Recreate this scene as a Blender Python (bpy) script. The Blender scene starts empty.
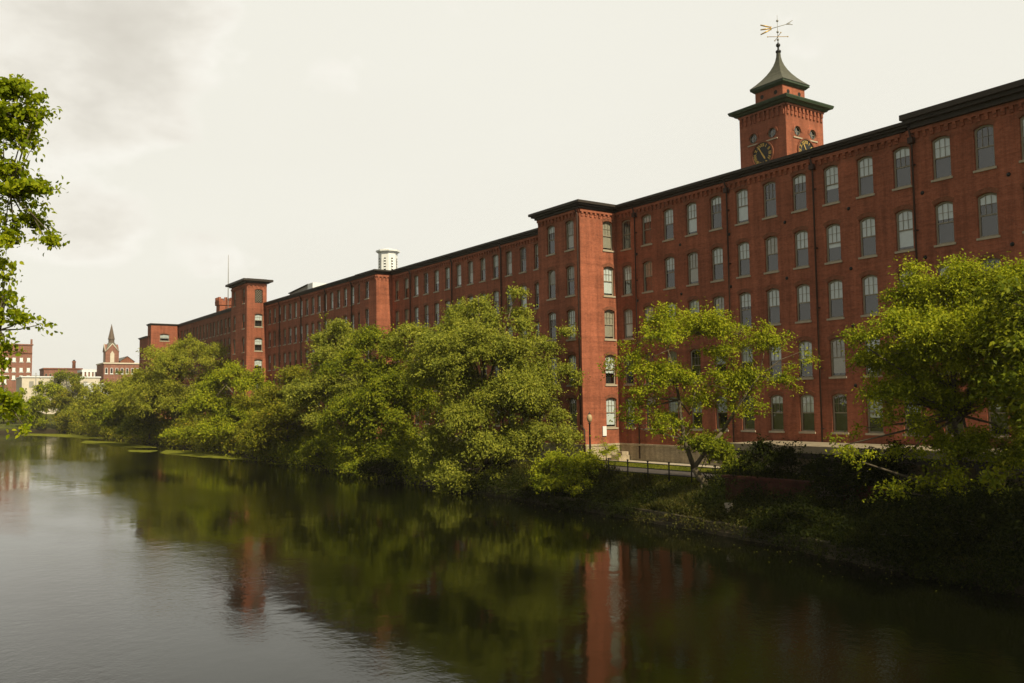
import bpy, math, random
import numpy as np
from mathutils import Vector, Matrix

# ------------------------------------------------------------------ camera
SC = bpy.context.scene
COL = SC.collection
W, H, F = 1024.0, 683.0, 887.65
PITCH, ROLL, YAW = math.radians(3.95), math.radians(-0.737), math.radians(55.72)
EYE = np.array([0.0, -50.0, 7.0])
FW = np.array([-math.sin(YAW)*math.cos(PITCH), math.cos(YAW)*math.cos(PITCH), math.sin(PITCH)])
_r = np.array([math.cos(YAW), math.sin(YAW), 0.0]); _u = np.cross(_r, FW)
RT = math.cos(ROLL)*_r + math.sin(ROLL)*_u
UP = -math.sin(ROLL)*_r + math.cos(ROLL)*_u
cam = bpy.data.cameras.new('camera'); cam.sensor_width = 36.0; cam.lens = 36.0*F/W
cam.clip_start = 0.1; cam.clip_end = 8000
camo = bpy.data.objects.new('camera', cam); COL.objects.link(camo)
M = Matrix(((RT[0], UP[0], -FW[0], EYE[0]), (RT[1], UP[1], -FW[1], EYE[1]), (RT[2], UP[2], -FW[2], EYE[2]), (0, 0, 0, 1)))
camo.matrix_world = M
SC.camera = camo

# ------------------------------------------------------------------ light
SUN_EL, SUN_AZ = math.radians(44), math.radians(2.5)      # azimuth measured from +X towards the river (-Y)
tosun = Vector((math.cos(SUN_EL)*math.cos(SUN_AZ), -math.cos(SUN_EL)*math.sin(SUN_AZ), math.sin(SUN_EL)))
sl = bpy.data.lights.new('sun', 'SUN'); sl.energy = 5.0; sl.angle = math.radians(0.6); sl.color = (1.0, 0.87, 0.61)
so = bpy.data.objects.new('sun', sl); COL.objects.link(so)
so.rotation_euler = (-tosun).to_track_quat('-Z', 'Y').to_euler(); so.location = (60, -40, 80)

SC.view_settings.view_transform = 'Standard'; SC.view_settings.look = 'None'
SC.view_settings.exposure = 0.0; SC.view_settings.gamma = 1.0
try: SC.view_settings.use_curve_mapping = False
except Exception: pass
SC.render.engine = 'CYCLES'
SC.cycles.max_bounces = 6; SC.cycles.diffuse_bounces = 3; SC.cycles.glossy_bounces = 3
SC.cycles.transparent_max_bounces = 8; SC.cycles.transmission_bounces = 3
SC.cycles.caustics_reflective = False; SC.cycles.caustics_refractive = False
try:
    SC.cycles.use_denoising = True; SC.cycles.denoiser = 'OPENIMAGEDENOISE'
except Exception: pass


class NT:
    """small node-tree helper"""
    def __init__(self, tree):
        self.t = tree; tree.nodes.clear()
    def n(self, kind, **kw):
        nd = self.t.nodes.new(kind)
        for k, v in kw.items():
            if k == 'ins':
                for i, val in v.items():
                    if hasattr(val, 'is_output') or hasattr(val, 'links') and hasattr(val, 'node'):
                        self.t.links.new(val, nd.inputs[i])
                    else:
                        nd.inputs[i].default_value = val
            else:
                setattr(nd, k, v)
        return nd
    def math(self, op, a, b=None, c=None, clamp=False):
        ins = {0: a}
        if b is not None: ins[1] = b
        if c is not None: ins[2] = c
        return self.n('ShaderNodeMath', operation=op, use_clamp=clamp, ins=ins).outputs[0]
    def mix(self, f, a, b, blend='MIX'):
        nd = self.n('ShaderNodeMix', data_type='RGBA', blend_type=blend)
        for i, v in ((0, f), (6, a), (7, b)):
            if hasattr(v, 'node'): self.t.links.new(v, nd.inputs[i])
            else: nd.inputs[i].default_value = v
        return nd.outputs[2]
    def ramp(self, f, stops, interp='LINEAR'):
        nd = self.n('ShaderNodeValToRGB', ins={0: f}); cr = nd.color_ramp; cr.interpolation = interp
        while len(cr.elements) > 1: cr.elements.remove(cr.elements[-1])
        for i, (p, c) in enumerate(stops):
            c = tuple(c) if hasattr(c, '__len__') else (c, c, c)
            e = cr.elements[0] if i == 0 else cr.elements.new(p)
            e.position = p; e.color = c[:3] + (1,)
        return nd.outputs[0]
    def noise(self, vec, scale, detail=4, rough=0.55, dist=0.0):
        return self.n('ShaderNodeTexNoise', ins={'Vector': vec, 'Scale': scale, 'Detail': detail, 'Roughness': rough, 'Distortion': dist}).outputs[0]
    def mapping(self, vec, scale=(1, 1, 1), loc=(0, 0, 0), rot=(0, 0, 0)):
        return self.n('ShaderNodeMapping', ins={0: vec, 1: loc, 2: rot, 3: scale}).outputs[0]
    def link(self, a, b): self.t.links.new(a, b)


# ------------------------------------------------------------------ sky
world = bpy.data.worlds.new('World'); SC.world = world; world.use_nodes = True
g = NT(world.node_tree)
sky = g.n('ShaderNodeTexSky', sky_type='NISHITA'); sky.sun_disc = False
sky.sun_elevation = SUN_EL; sky.sun_rotation = math.radians(90) + SUN_AZ
sky.air_density = 1.2; sky.dust_density = 4.0; sky.ozone_density = 0.6
dirv = g.n('ShaderNodeTexCoord').outputs['Generated']
sep = g.n('ShaderNodeSeparateXYZ', ins={0: dirv})
zc = g.math('MAXIMUM', sep.outputs[2], 0.0)
den = g.math('ADD', zc, 0.12)
cv = g.n('ShaderNodeCombineXYZ', ins={0: g.math('DIVIDE', sep.outputs[0], den), 1: g.math('DIVIDE', sep.outputs[1], den), 2: 0.0}).outputs[0]
dsc = g.mapping(dirv, (1.0, 1.0, 1.45), (0.3, 0.7, 0.1))
n1 = g.noise(dsc, 7.5, 9, 0.56, 0.1)
n2 = g.noise(g.mapping(dirv, (1, 1, 2.4), (3.4, 2.2, 5)), 7.5, 6, 0.55, 0.2)
# grey cumulus high over the far end of the canal, thinner patches below it
def toward(px, py):
    v = FW + RT*(px-512)/F - UP*(py-341.5)/F; return tuple(v/np.linalg.norm(v))
def patch_of(px, py, r0, gain):
    dt = g.n('ShaderNodeVectorMath', operation='DOT_PRODUCT', ins={0: dirv, 1: toward(px, py)}).outputs[1]
    m_ = g.n('ShaderNodeMapRange', interpolation_type='SMOOTHSTEP', ins={0: dt, 1: math.cos(math.radians(r0)), 2: math.cos(math.radians(r0*0.15)), 3: 0.0, 4: gain}).outputs[0]
    return m_
msk = patch_of(95, 28, 10.5, 1.0)
for args in ((-10, 20, 9, 0.8), (70, 118, 7.5, 0.62), (75, 185, 6.5, 0.62), (200, 160, 6, 0.3), (262, 186, 2.5, 0.45), (-220, 60, 14, 0.9), (190, 258, 3.5, 0.2)):
    msk = g.math('MAXIMUM', msk, patch_of(*args))
dens = g.math('ADD', g.math('MULTIPLY', msk, 0.42), n1)
cm = g.ramp(dens, [(0.64, 0.0), (0.74, 1.0)])
thick = g.math('ADD', g.math('MULTIPLY', dens, 0.55), g.math('MULTIPLY', n2, 0.42))
shade = g.ramp(thick, [(0.58, (9.9, 9.6, 8.7)), (0.68, (9.0, 8.6, 7.65)), (0.77, (7.9, 7.5, 6.6)), (0.90, (6.9, 6.5, 5.65))])
veil = g.ramp(g.noise(cv, 0.6, 4, 0.5), [(0.3, (9.0, 8.75, 7.75)), (0.7, (9.35, 9.15, 8.15))])
hz = g.mix(g.math('MULTIPLY', cm, 0.95), veil, shade)
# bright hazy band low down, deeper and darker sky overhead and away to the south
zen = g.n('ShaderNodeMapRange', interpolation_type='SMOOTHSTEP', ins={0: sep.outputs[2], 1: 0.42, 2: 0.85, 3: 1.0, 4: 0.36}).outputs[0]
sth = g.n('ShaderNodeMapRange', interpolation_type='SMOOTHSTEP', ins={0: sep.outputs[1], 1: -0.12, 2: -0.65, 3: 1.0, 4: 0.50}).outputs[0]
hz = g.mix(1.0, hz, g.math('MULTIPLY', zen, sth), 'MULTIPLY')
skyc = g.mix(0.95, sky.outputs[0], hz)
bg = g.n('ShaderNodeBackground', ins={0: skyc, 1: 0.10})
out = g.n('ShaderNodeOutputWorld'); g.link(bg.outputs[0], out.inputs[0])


# ------------------------------------------------------------------ helpers
def ray(px, py): return FW + RT*(px-512)/F - UP*(py-341.5)/F
def at_depth(px, py, d): return EYE + ray(px, py)*d
def at_y(px, py, Y):
    r = ray(px, py); return EYE + r*(Y-EYE[1])/r[1]
def at_x(px, py, X):
    r = ray(px, py); return EYE + r*(X-EYE[0])/r[0]
def at_z(px, py, Z):
    r = ray(px, py); return EYE + r*(Z-EYE[2])/r[2]
def depth_at_y(px, py, Y): return (Y-EYE[1])/ray(px, py)[1]

WLOC = {}
def wl(o): return WLOC.get(o.name, np.zeros(3)) if o is not None else np.zeros(3)

def thing(name, label, cat, loc, group=None):
    o = bpy.data.objects.new(name, None); COL.objects.link(o); o.empty_display_size = 0.5
    o.location = tuple(loc); o['label'] = label; o['category'] = cat
    if group: o['group'] = group
    WLOC[o.name] = np.array(loc, float)
    return o
def tag(o, label, cat, group=None, kind=None):
    if label: o['label'] = label
    if cat: o['category'] = cat
    if group: o['group'] = group
    if kind: o['kind'] = kind
    return o

def np_mesh(name, V, Fq, nper, mats, mi=None, smooth=False):
    """fast mesh: V (n,3), Fq flat index array with nper verts per face"""
    me = bpy.data.meshes.new(name)
    V = np.asarray(V, np.float32); Fq = np.asarray(Fq, np.int32).ravel(); nf = len(Fq)//nper
    me.vertices.add(len(V)); me.vertices.foreach_set('co', V.ravel())
    me.loops.add(len(Fq)); me.loops.foreach_set('vertex_index', Fq)
    me.polygons.add(nf); me.polygons.foreach_set('loop_start', np.arange(0, nf*nper, nper, dtype=np.int32))
    if mi is not None: me.polygons.foreach_set('material_index', np.asarray(mi, np.int32))
    for m in mats: me.materials.append(m)
    me.update(calc_edges=True)
    if smooth: me.polygons.foreach_set('use_smooth', np.ones(nf, bool))
    return me

class MB:
    def __init__(self): self.v = []; self.f = []; self.m = []; self.cur = 0; self.sm = False; self.s = []
    def add(self, vs, fs):
        b = len(self.v); self.v += [tuple(float(c) for c in p) for p in vs]
        for fc in fs: self.f.append(tuple(b+i for i in fc)); self.m.append(self.cur); self.s.append(self.sm)
    def quad(self, a, b, c, d): self.add([a, b, c, d], [(0, 1, 2, 3)])
    def box(self, x0, y0, z0, x1, y1, z1):
        self.add([(x0, y0, z0), (x1, y0, z0), (x1, y1, z0), (x0, y1, z0), (x0, y0, z1), (x1, y0, z1), (x1, y1, z1), (x0, y1, z1)],
                 [(0, 3, 2, 1), (4, 5, 6, 7), (0, 1, 5, 4), (1, 2, 6, 5), (2, 3, 7, 6), (3, 0, 4, 7)])
    def frustum(self, cx, cy, z0, z1, r0, r1, n=4, rot=math.pi/4, cap=True):
        """regular prism / pyramid frustum; for n=4 r is half the side"""
        k = math.sqrt(2) if n == 4 else 1.0
        vs = []
        for r, z in ((r0, z0), (r1, z1)):
            for i in range(n):
                a = rot+2*math.pi*i/n; vs.append((cx+r*k*math.cos(a), cy+r*k*math.sin(a), z))
        fs = [(i, (i+1) % n, n+(i+1) % n, n+i) for i in range(n)]
        if cap: fs += [tuple(range(n))[::-1], tuple(range(n, 2*n))]
        self.add(vs, fs)
    def tube(self, pts, rad, n=7, cap=True):
        pts = [np.array(p, float) for p in pts]; vs = []
        for i, p in enumerate(pts):
            t = pts[min(i+1, len(pts)-1)]-pts[max(i-1, 0)]; t /= max(np.linalg.norm(t), 1e-9)
            a = np.array([0, 0, 1.0]) if abs(t[2]) < 0.9 else np.array([1.0, 0, 0])
            u = np.cross(t, a); u /= np.linalg.norm(u); w = np.cross(t, u)
            r = rad[i] if hasattr(rad, '__len__') else rad
            vs += [p+r*(math.cos(2*math.pi*k/n)*u+math.sin(2*math.pi*k/n)*w) for k in range(n)]
        fs = []
        for i in range(len(pts)-1):
            for k in range(n):
                fs.append((i*n+k, i*n+(k+1) % n, (i+1)*n+(k+1) % n, (i+1)*n+k))
        if cap: fs += [tuple(range(n))[::-1], tuple((len(pts)-1)*n+k for k in range(n))]
        s = self.sm; self.sm = True; self.add(vs, fs); self.sm = s
    def lathe(self, prof, cx=0, cy=0, n=12):
        vs = []
        for r, z in prof:
            vs += [(cx+r*math.cos(2*math.pi*k/n), cy+r*math.sin(2*math.pi*k/n), z) for k in range(n)]
        fs = []
        for i in range(len(prof)-1):
            for k in range(n): fs.append((i*n+k, i*n+(k+1) % n, (i+1)*n+(k+1) % n, (i+1)*n+k))
        s = self.sm; self.sm = True; self.add(vs, fs); self.sm = s
    def build(self, name, mats, parent=None, link=True):
        if not isinstance(mats, (list, tuple)): mats = [mats]
        off = wl(parent) if parent is not None else np.zeros(3)
        me = bpy.data.meshes.new(name)
        me.from_pydata([(p[0]-off[0], p[1]-off[1], p[2]-off[2]) for p in self.v], [], self.f)
        for m in mats: me.materials.append(m)
        me.polygons.foreach_set('material_index', self.m); me.polygons.foreach_set('use_smooth', self.s)
        me.update()
        if not link: return me
        return obj(name, me, parent)

def obj(name, me, parent=None, loc=None, rz=0.0):
    o = bpy.data.objects.new(name, me); COL.objects.link(o)
    WLOC[o.name] = wl(parent).copy()
    if parent is not None: o.parent = parent
    if loc is not None:
        rel = np.array(loc, float) - wl(parent); o.location = tuple(rel); WLOC[o.name] = np.array(loc, float)
    o.rotation_euler = (0, 0, rz)
    return o


# ------------------------------------------------------------------ materials
def mat(name):
    m = bpy.data.materials.new(name); m.use_nodes = True
    g = NT(m.node_tree); o = g.n('ShaderNodeOutputMaterial'); g.out = o
    return m, g
def principled(g, color, rough=0.8, metal=0.0, spec=0.3, normal=None):
    p = g.n('ShaderNodeBsdfPrincipled')
    for k, v in (('Base Color', color), ('Roughness', rough), ('Metallic', metal), ('Specular IOR Level', spec)):
        if hasattr(v, 'node'): g.link(v, p.inputs[k])
        else: p.inputs[k].default_value = (tuple(v)+(1,))[:4] if hasattr(v, '__len__') else v
    if normal is not None: g.link(normal, p.inputs['Normal'])
    g.link(p.outputs[0], g.out.inputs[0]); return p
def simple(name, c, rough=0.7, metal=0.0, var=0.15, scale=3.0, spec=0.3):
    m, g = mat(name)
    co = g.n('ShaderNodeTexCoord').outputs['Object']
    n = g.noise(co, scale, 5, 0.6)
    k = g.ramp(n, [(0.3, tuple(x*(1-var) for x in c)), (0.7, tuple(min(1, x*(1+var)) for x in c))])
    principled(g, k, rough, metal, spec); return m

def brick(name, c1, c2, mortar, stain=0.30):
    m, g = mat(name)
    co = g.n('ShaderNodeTexCoord').outputs['Object']
    s = g.n('ShaderNodeSeparateXYZ', ins={0: co})
    uv = g.n('ShaderNodeCombineXYZ', ins={0: g.math('ADD', s.outputs[0], s.outputs[1]), 1: s.outputs[2], 2: 0.0}).outputs[0]
    b = g.n('ShaderNodeTexBrick', ins={'Vector': uv, 'Color1': c1+(1,), 'Color2': c2+(1,), 'Mortar': mortar+(1,), 'Scale': 1.0,
                                       'Mortar Size': 0.008, 'Mortar Smooth': 0.3, 'Bias': 0.0, 'Brick Width': 0.22, 'Row Height': 0.075})
    big = g.noise(co, 0.22, 6, 0.65)
    streak = g.noise(g.mapping(co, (1.3, 1.3, 0.09)), 1.5, 5, 0.65)
    band = g.noise(g.mapping(co, (0.05, 0.05, 1.6)), 2.0, 3, 0.6)
    fine = g.noise(co, 5.0, 3, 0.7)
    col = g.mix(1.0, b.outputs[0], g.ramp(big, [(0.28, 1-stain), (0.72, 1+stain*0.7)]), 'MULTIPLY')
    col = g.mix(1.0, col, g.ramp(streak, [(0.30, 1-stain*1.1), (0.62, 1+stain*0.3)]), 'MULTIPLY')
    col = g.mix(1.0, col, g.ramp(fine, [(0.3, 0.84), (0.7, 1.16)]), 'MULTIPLY')
    col = g.mix(1.0, col, g.ramp(band, [(0.32, 0.86), (0.68, 1.14)]), 'MULTIPLY')
    rep = g.ramp(g.noise(g.mapping(co, (0.5, 0.5, 0.8)), 0.55, 4, 0.5), [(0.64, 0.0), (0.70, 1.0)])
    col = g.mix(g.math('MULTIPLY', rep, 0.35), col, g.mix(1.0, col, (1.35, 1.2, 1.15, 1), 'MULTIPLY'))
    bump = g.n('ShaderNodeBump', ins={'Strength': 0.35, 'Distance': 0.01, 'Height': g.math('SUBTRACT', 1.0, b.outputs[1])})
    principled(g, col, 0.88, 0, 0.2, bump.outputs[0]); return m

MAT = {}
MAT['brick'] = brick('red_brick', (0.395, 0.118, 0.062), (0.305, 0.090, 0.048), (0.27, 0.14, 0.09))
MAT['brick_old'] = brick('weathered_red_brick', (0.29, 0.098, 0.050), (0.22, 0.075, 0.038), (0.21, 0.12, 0.08), 0.35)
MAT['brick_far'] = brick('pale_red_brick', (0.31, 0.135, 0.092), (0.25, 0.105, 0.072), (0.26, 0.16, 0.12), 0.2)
MAT['stone'] = brick('tan_foundation_stone', (0.52, 0.43, 0.29), (0.43, 0.355, 0.245), (0.30, 0.25, 0.18), 0.3)
MAT['mossy'] = brick('mossy_canal_stone', (0.10, 0.08, 0.048), (0.065, 0.056, 0.032), (0.04, 0.036, 0.024), 0.5)
MAT['brick_dark'] = brick('dark_red_brick', (0.085, 0.024, 0.014), (0.06, 0.018, 0.011), (0.055, 0.03, 0.02), 0.4)  # darker red brick tone for the low bank wall
MAT['spire'] = simple('brown_slate', (0.13, 0.095, 0.07), 0.7)
MAT['deck'] = simple('mottled_tan_concrete', (0.27, 0.225, 0.155), 0.9, 0, 0.3, 1.2)  # tan concrete with random mottling
MAT['sill'] = simple('pale_sill_stone', (0.42, 0.36, 0.27), 0.8)
MAT['pipe'] = simple('brown_downspout_metal', (0.045, 0.022, 0.015), 0.6)
MAT['cornice'] = simple('dark_cornice_paint', (0.034, 0.026, 0.019), 0.6)
MAT['roof'] = simple('tar_roof', (0.05, 0.048, 0.045), 0.95)
MAT['copper'] = simple('green_copper', (0.040, 0.062, 0.034), 0.55, 0.0, 0.3, 2.0)
MAT['slate'] = simple('grey_green_slate', (0.085, 0.085, 0.058), 0.5, 0.0, 0.3, 2.5)
MAT['white'] = simple('white_paint', (0.80, 0.82, 0.82), 0.6, 0, 0.05)
MAT['offwhite'] = simple('off_white_wall', (0.62, 0.56, 0.46), 0.8, 0, 0.12, 0.3)
MAT['frame'] = simple('tan_window_frame', (0.30, 0.265, 0.20), 0.6)
MAT['blind'] = simple('pale_window_blind', (0.80, 0.86, 0.85), 0.8, 0, 0.08)
MAT['blind2'] = simple('beige_window_blind', (0.42, 0.38, 0.29), 0.8, 0, 0.08)
MAT['room'] = simple('dark_room', (0.020, 0.021, 0.020), 0.9)
MAT['black'] = simple('black_metal', (0.012, 0.012, 0.011), 0.45, 0.0, 0.2)
MAT['gold'] = simple('gilded_metal', (0.55, 0.36, 0.09), 0.35, 0.4, 0.1)
MAT['grey'] = simple('grey_metal', (0.30, 0.29, 0.26), 0.5)
MAT['concrete'] = simple('pale_concrete', (0.42, 0.37, 0.29), 0.9, 0, 0.15, 1.5)
MAT['asphalt'] = simple('asphalt', (0.075, 0.066, 0.062), 0.95, 0, 0.2, 2.0)
MAT['globe'] = simple('frosted_lamp_glass', (0.46, 0.35, 0.20), 0.4)
MAT['bark'] = simple('bark', (0.10, 0.082, 0.055), 0.95, 0, 0.45, 6.0)
MAT['bark_pale'] = simple('pale_bark', (0.12, 0.098, 0.062), 0.95, 0, 0.5, 6.0)
MAT['car'] = simple('dark_blue_car_paint', (0.03, 0.04, 0.05), 0.25, 0.2, 0.05)
MAT['rubber'] = simple('rubber', (0.015, 0.015, 0.015), 0.9)
MAT['lattice'] = simple('dark_lattice', (0.03, 0.035, 0.03), 0.7)

m, g = mat('window_glass')
tr = g.n('ShaderNodeBsdfTransparent', ins={0: (0.90, 0.93, 0.93, 1)})
oi = g.n('ShaderNodeObjectInfo'); gco = g.n('ShaderNodeVectorMath', operation='ADD', ins={0: g.n('ShaderNodeTexCoord').outputs['Object'], 1: oi.outputs['Location']}).outputs[0]
gb = g.n('ShaderNodeBump', ins={'Strength': 0.5, 'Distance': 0.02, 'Height': g.noise(gco, 1.6, 2, 0.5)})
gl = g.n('ShaderNodeBsdfGlossy', ins={0: (1, 1, 1, 1), 1: 0.03, 'Normal': gb.outputs[0]})
geo_ = g.n('ShaderNodeNewGeometry')
ior_ = g.n('ShaderNodeMapRange', ins={0: geo_.outputs['Backfacing'], 1: 0.0, 2: 1.0, 3: 1.5, 4: 0.6667}).outputs[0]
lw = g.n('ShaderNodeFresnel', ins={0: ior_})
ms = g.n('ShaderNodeMixShader', ins={0: g.math('ADD', lw.outputs[0], 0.10), 1: tr.outputs[0], 2: gl.outputs[0]})
g.link(ms.outputs[0], g.out.inputs[0]); MAT['glass'] = m

def leaf(name, stops, trans=0.35, back=None, rough=0.55, spec_=0.08):
    """leaf colours differ leaf by leaf (random per island) and slowly through the crown"""
    m, g = mat(name)
    geo = g.n('ShaderNodeNewGeometry')
    co = g.n('ShaderNodeTexCoord').outputs['Object']
    nz = g.noise(co, 0.55, 3, 0.6)
    f = g.math('ADD', g.math('MULTIPLY', geo.outputs['Random Per Island'], 0.55), g.math('MULTIPLY', nz, 0.62), clamp=True)
    c = g.ramp(f, stops)
    if back is not None: c = g.mix(g.math('MULTIPLY', geo.outputs['Backfacing'], 0.35), c, back+(1,))
    d = g.n('ShaderNodeBsdfPrincipled'); g.link(c, d.inputs['Base Color']); d.inputs['Roughness'].default_value = rough
    d.inputs['Specular IOR Level'].default_value = spec_
    t = g.n('ShaderNodeBsdfTranslucent'); g.link(g.mix(1.0, c, (1.15, 1.1, 0.45, 1), 'MULTIPLY'), t.inputs[0])
    ms = g.n('ShaderNodeMixShader', ins={0: trans, 1: d.outputs[0], 2: t.outputs[0]})
    g.link(ms.outputs[0], g.out.inputs[0]); return m

MAT['leaf_green'] = leaf('green_leaves', [(0.25, (0.0656, 0.0969, 0.0054)), (0.55, (0.1682, 0.2050, 0.0109)), (0.85, (0.3016, 0.3129, 0.0173)), (0.98, (0.3655, 0.2980, 0.0195))])
MAT['leaf_yellow'] = leaf('yellow_green_leaves', [(0.25, (0.1049, 0.1479, 0.0061)), (0.55, (0.2450, 0.2865, 0.0122)), (0.85, (0.4110, 0.4157, 0.0204))])
MAT['leaf_silver'] = leaf('silver_leaves', [(0.25, (0.0759, 0.1161, 0.0049)), (0.50, (0.1690, 0.2177, 0.0099)), (0.70, (0.2872, 0.3123, 0.0157)), (0.84, (0.4054, 0.4104, 0.0295)), (0.955, (0.5893, 0.6000, 0.1277))], 0.3, (0.26, 0.25, 0.06))
MAT['leaf_willow'] = leaf('willow_leaves', [(0.25, (0.1236, 0.1493, 0.0123)), (0.55, (0.2738, 0.2948, 0.0268)), (0.85, (0.4150, 0.4012, 0.0431)), (0.98, (0.4592, 0.3172, 0.0359))])
MAT['leaf_shaded'] = leaf('shade_darkened_leaves', [(0.25, (0.008, 0.013, 0.002)), (0.6, (0.022, 0.031, 0.004)), (0.9, (0.055, 0.062, 0.008))], spec_=0.05)  # leaf colour darkened to put the shade under the trees into it
MAT['leaf_near'] = leaf('near_maple_leaves', [(0.25, (0.1358, 0.1912, 0.0063)), (0.55, (0.2985, 0.3632, 0.0127)), (0.85, (0.4706, 0.4875, 0.0211))], 0.5)
MAT['leaf_olive'] = leaf('olive_leaves', [(0.25, (0.0867, 0.1063, 0.0071)), (0.6, (0.1995, 0.2107, 0.0150)), (0.85, (0.3122, 0.2840, 0.0222)), (0.97, (0.4163, 0.2198, 0.0252))])
MAT['weed'] = leaf('weed_blades', [(0.2, (0.022, 0.028, 0.005)), (0.55, (0.055, 0.060, 0.009)), (0.9, (0.110, 0.092, 0.022))], 0.2)
MAT['grass'] = leaf('grass_blades', [(0.2, (0.0605, 0.0898, 0.0077)), (0.55, (0.1513, 0.1881, 0.0155)), (0.9, (0.3026, 0.2673, 0.0386))], 0.25)

m, g = mat('bank_ground')
co = g.n('ShaderNodeTexCoord').outputs['Object']
a = g.noise(co, 0.35, 6, 0.6); b_ = g.noise(co, 4.0, 5, 0.7)
c = g.ramp(a, [(0.35, (0.045, 0.060, 0.010)), (0.60, (0.105, 0.108, 0.020)), (0.75, (0.13, 0.105, 0.035))])
c = g.mix(1.0, c, g.ramp(b_, [(0.3, 0.6), (0.7, 1.35)]), 'MULTIPLY')
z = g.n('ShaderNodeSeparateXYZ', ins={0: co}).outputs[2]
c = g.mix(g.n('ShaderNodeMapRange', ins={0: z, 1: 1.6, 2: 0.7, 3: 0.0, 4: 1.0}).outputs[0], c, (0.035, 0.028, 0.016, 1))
bp = g.n('ShaderNodeBump', ins={'Strength': 0.6, 'Distance': 0.08, 'Height': b_})
principled(g, c, 0.95, 0, 0.1, bp.outputs[0]); MAT['ground'] = m

m, g = mat('canal_water')
co = g.n('ShaderNodeTexCoord').outputs['Object']
w1 = g.noise(g.mapping(co, (1, 1.0, 1)), 0.55, 2, 0.5)
w2 = g.noise(g.mapping(co, (1, 1, 1), (11, 3, 0), (0, 0, 0.5)), 2.6, 3, 0.6)
w3 = g.noise(g.mapping(co, (1, 1, 1), (4, 9, 0), (0, 0, 1.1)), 11.0, 2, 0.6)
patch = g.ramp(g.noise(g.mapping(co, (0.35, 1.0, 1), (2, 5, 0), (0, 0, 0.25)), 0.085, 3, 0.55), [(0.43, 0.0), (0.60, 1.0)])
h = g.math('ADD', g.math('MULTIPLY', w1, 0.011), g.math('ADD', g.math('MULTIPLY', w2, g.math('ADD', 0.0016, g.math('MULTIPLY', patch, 0.010))), g.math('MULTIPLY', w3, g.math('MULTIPLY', patch, 0.0045))))
bp = g.n('ShaderNodeBump', ins={'Strength': 1.0, 'Distance': 1.0, 'Height': h})
p = principled(g, (0.0040, 0.0048, 0.0014), 0.06, 0, 0.5, bp.outputs[0]); p.inputs['IOR'].default_value = 1.28
MAT['water'] = m
m, g = mat('algae_mat')
co = g.n('ShaderNodeTexCoord').outputs['Object']
a = g.noise(co, 0.7, 6, 0.7)
principled(g, g.ramp(a, [(0.35, (0.09, 0.10, 0.012)), (0.65, (0.21, 0.215, 0.03))]), 1.0, 0, 0.0); MAT['algae'] = m


# ------------------------------------------------------------------ the setting: terrain, water, paths
def shore(x):
    xs = [-3000, -600, -297, -174, -109, -65, -51, -38, -29, -24, -10, 60, 3000]
    ys = [-11, -11, -11.5, -10.8, -12.2, -13.0, -13.2, -14.3, -15.2, -16.4, -18, -19, -19]
    return np.interp(x, xs, ys)
def smooth(a, b, t):
    t = np.clip((t-a)/(b-a), 0, 1); return t*t*(3-2*t)
def ground_h(x, y):
    d = y-shore(x)
    bankn = 0.55*np.sin(x*0.9+1.3*np.sin(x*0.37))
    right = -1.6+smooth(-0.6, 0.5, d)*2.3+smooth(0.6, 3.4+0.3*bankn, d)*1.4
    dl = (-51.0-0.6*np.sin(x*0.13))-y
    left = -1.6+smooth(-0.5, 0.8, dl)*2.4+smooth(1, 5, dl)*1.5
    df = (-300-y*0.25)-x
    far = -1.6+smooth(-1, 2, df)*2.4+smooth(2, 12, df)*1.6+smooth(30, 90, df)*5
    return np.maximum(np.maximum(right, left), far)
xs = np.unique(np.concatenate([np.linspace(-3000, -420, 26), np.linspace(-420, -290, 50), np.linspace(-290, -130, 70), np.linspace(-130, 10, 230), np.linspace(10, 120, 25), np.linspace(120, 3000, 18)]))
ys = np.unique(np.concatenate([np.linspace(-3000, -110, 20), np.linspace(-110, -60, 15), np.linspace(-60, -46, 40), np.linspace(-46, -21, 12), np.linspace(-21, -6, 70), np.linspace(-6, 60, 24), np.linspace(60, 3000, 22)]))
X, Y = np.meshgrid(xs, ys); Z = ground_h(X, Y)
nx, ny = len(xs), len(ys)
ii = (np.arange(ny-1)[:, None]*nx+np.arange(nx-1)[None]).ravel()
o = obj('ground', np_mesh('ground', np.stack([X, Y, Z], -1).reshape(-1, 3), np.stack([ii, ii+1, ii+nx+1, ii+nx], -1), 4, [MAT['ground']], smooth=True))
tag(o, 'grassy canal bank and ground under the mill and town', 'ground', kind='structure')

mb = MB(); mb.quad((-700, -420, 0), (150, -420, 0), (150, 30, 0), (-700, 30, 0))
tag(mb.build('water', MAT['water']), 'dark still canal water reflecting the brick mill', 'water', kind='structure')
def strip(name, x0, x1, y0, y1, z, m_, label, cat):
    mb = MB(); n = max(1, int((x1-x0)/2))
    for i in range(n):
        a = x0+(x1-x0)*i/n; b = x0+(x1-x0)*(i+1)/n
        mb.box(a, y0, z-0.06, b, y1, z)
    return tag(mb.build(name, m_), label, cat, kind='structure')
strip('footpath', -57.2, -12, -1.9, -0.3, 2.135, MAT['concrete'], 'pale concrete footpath along the mill foundation', 'footpath')
strip('road', -64, -10, -8.4, -5.6, 2.125, MAT['asphalt'], 'narrow asphalt lane behind the fence', 'road')


# ------------------------------------------------------------------ walls and windows
def arch_pts(w, z1, rise, n=8):
    """points of a segmental arch from left spring to right spring, crown at z1"""
    return [(-w/2+w*i/n, z1-rise+rise*(1-(2*i/n-1)**2)) for i in range(n+1)]
WIN_W, WIN_H, RISE = 1.14, 2.52, 0.17

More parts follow.
